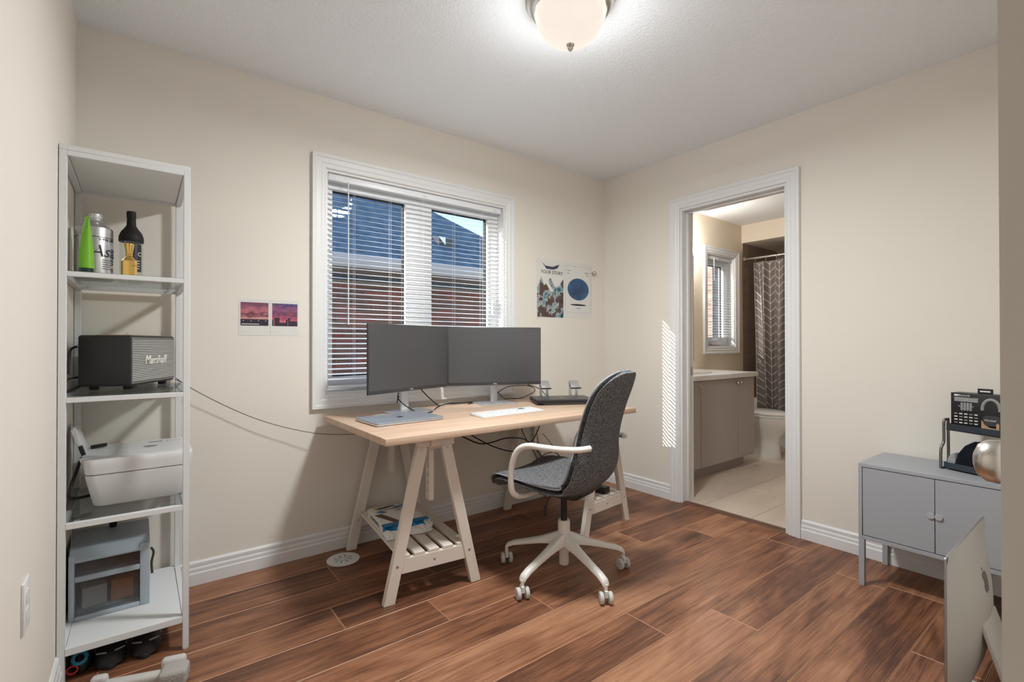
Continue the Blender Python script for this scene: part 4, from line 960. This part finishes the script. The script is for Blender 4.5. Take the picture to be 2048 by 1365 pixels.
for lab, xa, xb, mt, sky in (('small photo print of a pink sunset over street lights', -2.612, -2.473, SUN1, 0), ('small photo print of a red dusk over towers', -2.472, -2.337, SUN2, 1)):
    p = thing('photo_print', lab, 'photo', ((xa+xb)/2, 0, 1.147), 0, 'photo prints taped to the wall'); hw = (xb-xa)/2
    MB().box(-hw, hw, -.0012, -.0002, 0, .178).build('card', PAPER, p)
    MB().box(-hw+.008, hw-.008, -.0016, -.0012, .048, .162).build('picture', mt, p)
    if not sky:
        MB().box(-hw+.008, hw-.008, -.0019, -.0016, .048, .08).build('skyline', DUSK, p)
        for k in range(4): MB().cyl((-hw+.02+.033*k, -.0022, .072), (-hw+.02+.033*k, -.0019, .072), .002, 10).build('street_light', WTEXT, p)
        MB().box(-hw+.012, hw-.05, -.0022, -.0019, .054, .057).build('light_streak', WTEXT, p)
    else:
        m = MB()
        for a, b, h_ in ((0,.006,.03),(.010,.034,.042),(.034,.064,.018),(.064,.072,.034),(.074,.084,.042),(.084,.119,.026)): m.box(-hw+.008+a, -hw+.008+b, -.0019, -.0016, .048, .048+h_)
        m.build('skyline', DUSK, p)
# posters
AB = mat('abstract print', (.4,.4,.4), .5)
noise_col(AB, (14, 1, 12), [(.34, srgb(34,32,40)), (.43, srgb(104,78,70)), (.48, srgb(60,54,62)), (.52, srgb(196,194,192)), (.57, srgb(112,156,168)), (.66, srgb(44,40,48))], 6)
p = thing('poster', 'crowded dark and teal poster with a lettered title on the wall', 'poster', (-.589, 0, 1.293), 0, 'posters beside the window')
MB().box(-.138, .137, -.0012, -.0002, 0, .434).build('sheet', PAPER, p)
MB().prism([(-.13,.008),(.13,.008),(.13,.30),(.09,.25),(.05,.23),(.0,.30),(-.06,.24),(-.09,.30),(-.13,.22)], -.0016, -.0012, 'xz').build('artwork', AB, p)
MB().prism([(-.10,.415),(-.06,.36),(-.02,.27),(.03,.20),(.0,.20),(-.05,.26),(-.085,.34)], -.0019, -.0016, 'xz').build('pale_sweep', PAPER, p)
MB().prism([(-.085,.41),(-.05,.385),(.02,.382),(.09,.405),(.07,.375),(.03,.362),(-.04,.362)], -.0017, -.0012, 'xz').build('title_mark', mat('dark blue print', srgb(62,70,92), .5), p)
text('YOUR STORY', .036, KTEXT, p, (.015, -.0022, .338), (PI/2,0,0), .0003)
p = thing('poster', 'white poster with a plain rounded blue shape on the wall', 'poster', (-.300, 0, 1.300), 0, 'posters beside the window')
MB().box(-.15, .15, -.0012, -.0002, 0, .43).build('sheet', PAPER, p)
ringbox(MB(), -.14, .14, .045, .40, .0012, -.0015, -.0012).build('border_line', GTEXT, p)
BL = mat('blue print', srgb(50,82,124), .45); noise_col(BL, (7,1,7), [(.3, srgb(44,62,98)), (.55, srgb(52,90,134)), (.75, srgb(84,140,166))], 2)
MB().prism([(.115*math.cos(2*PI*i/40), .225+.085*math.sin(2*PI*i/40)) for i in range(40)], -.0016, -.0012, 'xz').build('blue_shape', BL, p)
MB().prism([(.085*math.cos(2*PI*i/32), .105+.007*math.sin(2*PI*i/32)) for i in range(32)], -.0016, -.0012, 'xz').build('shadow_mark', KTEXT, p)
for a, b, z in ((-.12,-.085,.36),(-.12,-.095,.34),(.07,.12,.355),(.085,.11,.335),(-.02,.02,.075)): MB().box(a, b, -.0015, -.0012, z, z+.006).build('print_line', GTEXT, p)
hk = thing('wall_hook', 'small round silver hook stuck beside the posters', 'hook', (-.137, 0, 1.662))
MB().sphere((0,-.018,0), .02, 18, 12, (1,.9,.85)).build('knob', CHROME, hk, smooth=60)
MB().lathe([(0,0),(.014,0),(.014,.004),(.008,.006),(0,.006)], 18).build('base', CHROME, hk, rot=(PI/2,0,0), smooth=40)
# outlet on the left wall
ou = thing('wall_outlet', 'white double outlet plate low on the wall near the shelf', 'outlet', (XL, -1.09, .505))
MB().box(0, .006, -.036, .036, -.058, .058).build('cover_plate', TRIM, ou, bevel=.002)
for z in (-.02,.02): MB().prism(rrect(-.017,.017,z-.014,z+.014,.008), .006, .0075, 'yz').build('socket', TRIM, ou)

# ============================================================ GREY CABINET
cb = thing('metal_cabinet', 'low grey metal cabinet with two doors on thin legs', 'cabinet', (-.195, -2.13, 0))
CY = .27; CX0, CX1 = -.175, .178
m = MB(); m.box(CX0+.004, CX1, -CY, CY, .541, .557); m.box(CX0, CX0+.004, -CY, CY, .541, .557); m.build('top_panel', GREYM, cb, bevel=.0012, seg=1)
m = MB(); m.box(CX0, CX1, -CY, -CY+.014, .212, .541); m.box(CX0, CX1, CY-.014, CY, .212, .541); m.box(CX0, CX1, -CY+.014, CY-.014, .212, .229); m.box(CX1-.006, CX1, -CY+.014, CY-.014, .229, .541)
m.build('body', GREYM, cb, bevel=.0008, seg=1)
for s in (-1, 1):
    a, b = (s*.0012, s*(CY-.0165)); a, b = min(a,b), max(a,b)
    dd = MB().box(CX0+.001, CX0+.016, a, b, .232, .538).build('door', GREYM, cb, bevel=.001, seg=1)
    q = rrect(0, .026, -.0125, .0125, .012) if s > 0 else rrect(-.026, 0, -.0125, .0125, .012)
    MB().prism([(y, .385+z) for y, z in q], CX0-.006, CX0+.001, 'yz').build('knob', mat('grey knob', srgb(178,180,184), .4) if 'grey knob' not in bpy.data.materials else bpy.data.materials['grey knob'], dd, bevel=.001, seg=1)
for sx_ in (CX0+.011, CX1-.011):
    for s in (-1, 1): MB().box(sx_-.011, sx_+.011, s*(CY-.011)-.011, s*(CY-.011)+.011, 0, .212).build('leg', GREYM, cb, bevel=.001, seg=1)
# ---- two tier rack
rk = thing('desk_rack', 'dark two tier tray rack on the grey cabinet', 'rack', (-.199, -2.12, .557), math.radians(-112))
# local x runs along the front edge away from the window; local y points to the wall
for xx in (0, .26):
    fr = MB().tube([(xx,.02,.004),(xx,-.004,.004),(xx,-.006,.02),(xx,-.004,.085),(xx,.010,.11),(xx,.014,.13),(xx,.014,.20),(xx,.022,.213),(xx,.034,.213),(xx,.04,.20),(xx,.04,.004),(xx,.03,.004)], .0055, 10).build('side_frame', GREYST, rk, smooth=60)
def tray(z, y0, y1):
    t = MB(); a, b = .008, .252
    t.box(a, b, y0, y1, z, z+.003); t.box(a, b, y0, y0+.003, z, z+.026); t.box(a, b, y1-.003, y1, z, z+.026); t.box(a, a+.003, y0, y1, z, z+.026); t.box(b-.003, b, y0, y1, z, z+.026)
    t.build('tray', DGREYT, rk, bevel=.001, seg=1)
tray(.006, .0, .15); tray(.172, .016, .14)
for z in (.17, .002): MB().tube([(0,.03,z),(.13,.03,z-.001),(.26,.03,z)], .003, 8).build('cross_wire', GREYST, rk, smooth=60)
# headphone box on the upper tray
hb = thing('headphone_box', 'black headphone box with printed picture on the rack', 'box', (0,0,0))
hb.location = Vector((-.199,-2.12,.557+.176)); hb.rotation_euler = (0,0,math.radians(-112)+math.radians(9))
MB().box(.02, .215, .032, .105, 0, .158).build('carton', mat('black carton', (.014,.014,.015), .4), hb, bevel=.001)
m = MB(); m.box(.10,.15,.06,.062,.158,.180).build('hang_tab', BLACK, hb)
MB().box(.108,.142,.0592,.06,.166,.172).build('tab_slot', WTEXT, hb)
fy = .0312
MB().box(.032,.045,fy,fy+.0008,.145,.152).build('printed_mark', WTEXT, hb)
text('Bluetooth', .010, WTEXT, hb, (.066, fy, .1485), (PI/2,0,0), .0002)
BAR = mat('speckled print', (.4,.4,.4), .6); noise_col(BAR, (500,1,500), [(.45, (.03,.03,.03)), (.55, (.6,.6,.6))], 1)
MB().box(.032,.112,fy,fy+.0008,.122,.14).build('printed_mark', BAR, hb)
m = MB().tube([(.046+.052*i/10, fy, .09+.015*(1-math.sin(PI*i/10))) for i in range(11)], .0016, 6); m.build('printed_picture', GTEXT, hb)
for k in range(4): MB().prism(rrect(.054+.010*k,.062+.010*k,.084,.118,.003), fy, fy+.0008, 'xz').build('printed_picture', GTEXT, hb)
for r in range(4):
    for k in range(5): MB().box(.032+.017*k,.043+.017*k,fy,fy+.0008,.028+.013*r,.0325+.013*r).build('printed_mark', WTEXT if (r+k) % 3 else GTEXT, hb)
m = MB().tube([(.155+.028*math.cos(t), fy, .098+.04*math.sin(t)) for t in [PI*(1.05-.011*i*10/1.0) for i in range(11)]], .0065, 8); m.build('printed_headphones', GTEXT, hb, smooth=60)
MB().prism(rrect(.128,.185,.03,.072,.015), fy-.0004, fy+.0008, 'xz').build('printed_headphones', mat('dark cup print', (.05,.05,.055), .5), hb)
SKIN = mat('skin tone print', srgb(196,158,128), .6)
MB().prism([(.122,.006),(.176,.006),(.172,.02),(.150,.022),(.132,.034),(.124,.052)], fy-.0008, fy, 'xz').build('printed_hand', SKIN, hb)
for k in range(2): MB().prism(rrect(.170+.013*k,.180+.013*k,.006,.042,.005), fy-.0008, fy, 'xz').build('printed_hand', SKIN, hb)
text('Marshall', .011, WTEXT, hb, (.150, fy-.0006, .052), (PI/2,0,0), .0002, .3)
# cloths on the lower tray
def cloth(name, label, mt, loc, rz, pts, h, cat):
    o = thing(name, label, cat, loc, rz); n = len(pts); rs = []
    cx = sum(p[0] for p in pts)/n; cy = sum(p[1] for p in pts)/n
    for k, z in ((1,0),(1.02,.006),(.9,h*.55),(.62,h*.85),(.2,h)):
        rs.append([(cx+(x-cx)*k+.003*math.sin(i*2.1+z*90), cy+(y-cy)*k, z+.004*math.sin(i*1.7)*(z > .01)) for i, (x, y) in enumerate(pts)])
    MB().rings(rs).build('cloth', mt, o, smooth=70); return o
BASEV = Vector((-.199,-2.12,.5665)); RZ = math.radians(-112)
cloth('grey_cloth', 'folded grey cloth lying on the lower rack tray', fabric('grey cloth', srgb(132,132,136), srgb(166,166,170), 300), BASEV, RZ, [(.013,.008),(.03,.007),(.044,.008),(.044,.05),(.04,.08),(.025,.09),(.014,.06)], .06, 'cloth')
cloth('black_cloth', 'crumpled black cloth heaped on the lower rack tray', fabric('black cloth', srgb(14,15,22), srgb(34,36,46), 300), BASEV, RZ, [(.050,.008),(.10,.008),(.16,.012),(.16,.07),(.14,.12),(.09,.13),(.06,.125),(.05,.095),(.048,.05)], .118, 'cloth')
# ---- all-in-one computer standing on the floor
im = thing('desktop_computer', 'silver all in one computer standing on the floor, back outward', 'computer', (-.922, -2.315, 0))
IW, z0_, z1_ = .27, .03, .50
NX, NZ = 26, 20; vs = []; fs = []
for j in range(NZ+1):
    for i in range(NX+1):
        u = -1+2*i/NX; v = -1+2*j/NZ
        # rounded corner footprint
        x = u*IW; z = (z0_+z1_)/2+v*(z1_-z0_)/2
        dpt = .006+.050*max(0, 1-abs(u)**2.2)**1.1*max(0, 1-abs(v)**2.2)**1.1
        vs.append((x, -dpt, z))
for j in range(NZ):
    for i in range(NX): a = j*(NX+1)+i; fs.append((a, a+1, a+NX+2, a+NX+1))
MB().add(vs, fs).build('rear_shell', ALU2 if 'ALU2' in globals() else mat('satin silver back', srgb(206,203,197), .42, .35), im, smooth=60)
MB().prism(rrect(-IW,IW,z0_,z1_,.006), -.006, 0, 'xz').build('edge_frame', ALUD, im, bevel=.001)
MB().box(-IW+.004, IW-.004, 0, .001, z0_+.07, z1_-.004).build('screen', BLACK, im)
def dome_y(x, z):
    u = x/IW; v = (z-(z0_+z1_)/2)/((z1_-z0_)/2); return .006+.050*max(0, 1-abs(u)**2.2)**1.1*max(0, 1-abs(v)**2.2)**1.1
emblem(im, mat('grey emblem', srgb(120,118,114), .3, .6), .07, lambda x, y, z: (-x, -dome_y(x, .375+y)-.0004-z, .375+y))
m = MB(); sw_ = .09
prof = [(-.045,.27),(-.055,.27),(-.135,.012),(-.135,.004),(-.125,.0),(.045,.0),(.045,.006),(-.118,.006),(-.122,.014)]
m.prism(prof, -sw_, sw_, 'yz'); m.build('stand', bpy.data.materials['satin silver back'], im, bevel=.001)
mk = MB().cyl((0,-.1085,.10),(0,-.1035,.10),.022,24); mk.build('dark_hole_disc', BLACK, im)  # black disc painted in for the dark of a cable opening, nothing is cut

# ============================================================ CABLES AT THE DESK
def cable(label, pts, r=.003, name='cable', mt=None):
    return tag(MB().tube(pts, r, 8).build(name, mt or CABLE, smooth=60), label, 'cable')
zc = DZ+.003
D = lambda u, v, z=zc: W(u, v, 2, z)
Y_ = lambda u, v, y: W(u, v, 1, y)
cable('black cable looping from monitor stand across the desk top', [Y_(797,786,-.13), Y_(796,797,-.16), Y_(806,808,-.19), D(822,819,zc+.012), D(840,826), D(862,825), D(876,814), D(895,808), D(930,806), D(952,804), Vector((-1.38,-.12,zc))], .0032)
cable('black cable hanging from monitor down to the desk top', [Y_(841,778,-.12), Y_(852,790,-.12), Y_(866,803,-.11), D(877,812)], .0032)
cable('short black cable behind the silver monitor pole', [Y_(806,784,-.10), Y_(797,795,-.10), Y_(794,806,-.10)], .003)
cable('black cable curling beside the second monitor stand', [Y_(992,780,-.09), Y_(1000,790,-.1), Y_(1010,798,-.12), D(1020,797), D(1040,797), D(1062,788,zc+.03), Y_(1070,780,-.1), Y_(1056,772,-.1), Y_(1020,773,-.1), Y_(1004,780,-.1), Y_(994,788,-.1), Y_(988,795,-.1)], .0026)
cable('black cable arching from monitor to the bracket stand', [Y_(1055,770,-.12), Y_(1072,775,-.12), Y_(1084,782,-.14), Y_(1090,790,-.17)], .0026)
cable('black cable drooping below the desk between the trestles', [Y_(915,868,-.30), Y_(934,878,-.30), Y_(960,888,-.30), Y_(985,885,-.28), Y_(1012,877,-.25), Y_(1045,878,-.2), Y_(1066,892,-.15), Y_(1085,915,-.12)], .004)
cable('black cable sagging low below the desk', [Y_(935,866,-.22), Y_(955,878,-.22), Y_(985,893,-.22), Y_(1020,903,-.22), Y_(1042,900,-.2), Y_(1066,880,-.15), Y_(1080,850,-.12)], .0036)
cable('thin black cable hanging beside the far trestle leg', [Y_(1043,858,-.10), Y_(1050,875,-.08), Y_(1068,905,-.06), Y_(1076,925,-.05), Y_(1082,948,-.05)], .003)
cable('round loop of black cable behind the chair seat', [Y_(1084,930,-.06), Y_(1080,920,-.06), Y_(1090,909,-.06), Y_(1106,905,-.06), Y_(1118,911,-.06), Y_(1122,925,-.06)], .003)
cable('thin black cable leaning behind the far trestle', [Y_(1083,865,-.05), Y_(1100,885,-.04), Y_(1114,905,-.03), Y_(1122,925,-.03)], .0022)
ps = thing('power_strip', 'black power strip on the shelf of the far trestle', 'power strip', (-.76, -.55, .196), math.radians(8))
MB().box(-.03,.03,-.13,.13,0,.04).build('casing', BLACK, ps, bevel=.004)
for k in range(4): MB().cyl((0,-.09+.06*k,.04),(0,-.09+.06*k,.0408),.018,18).build('socket', BEZEL, ps)
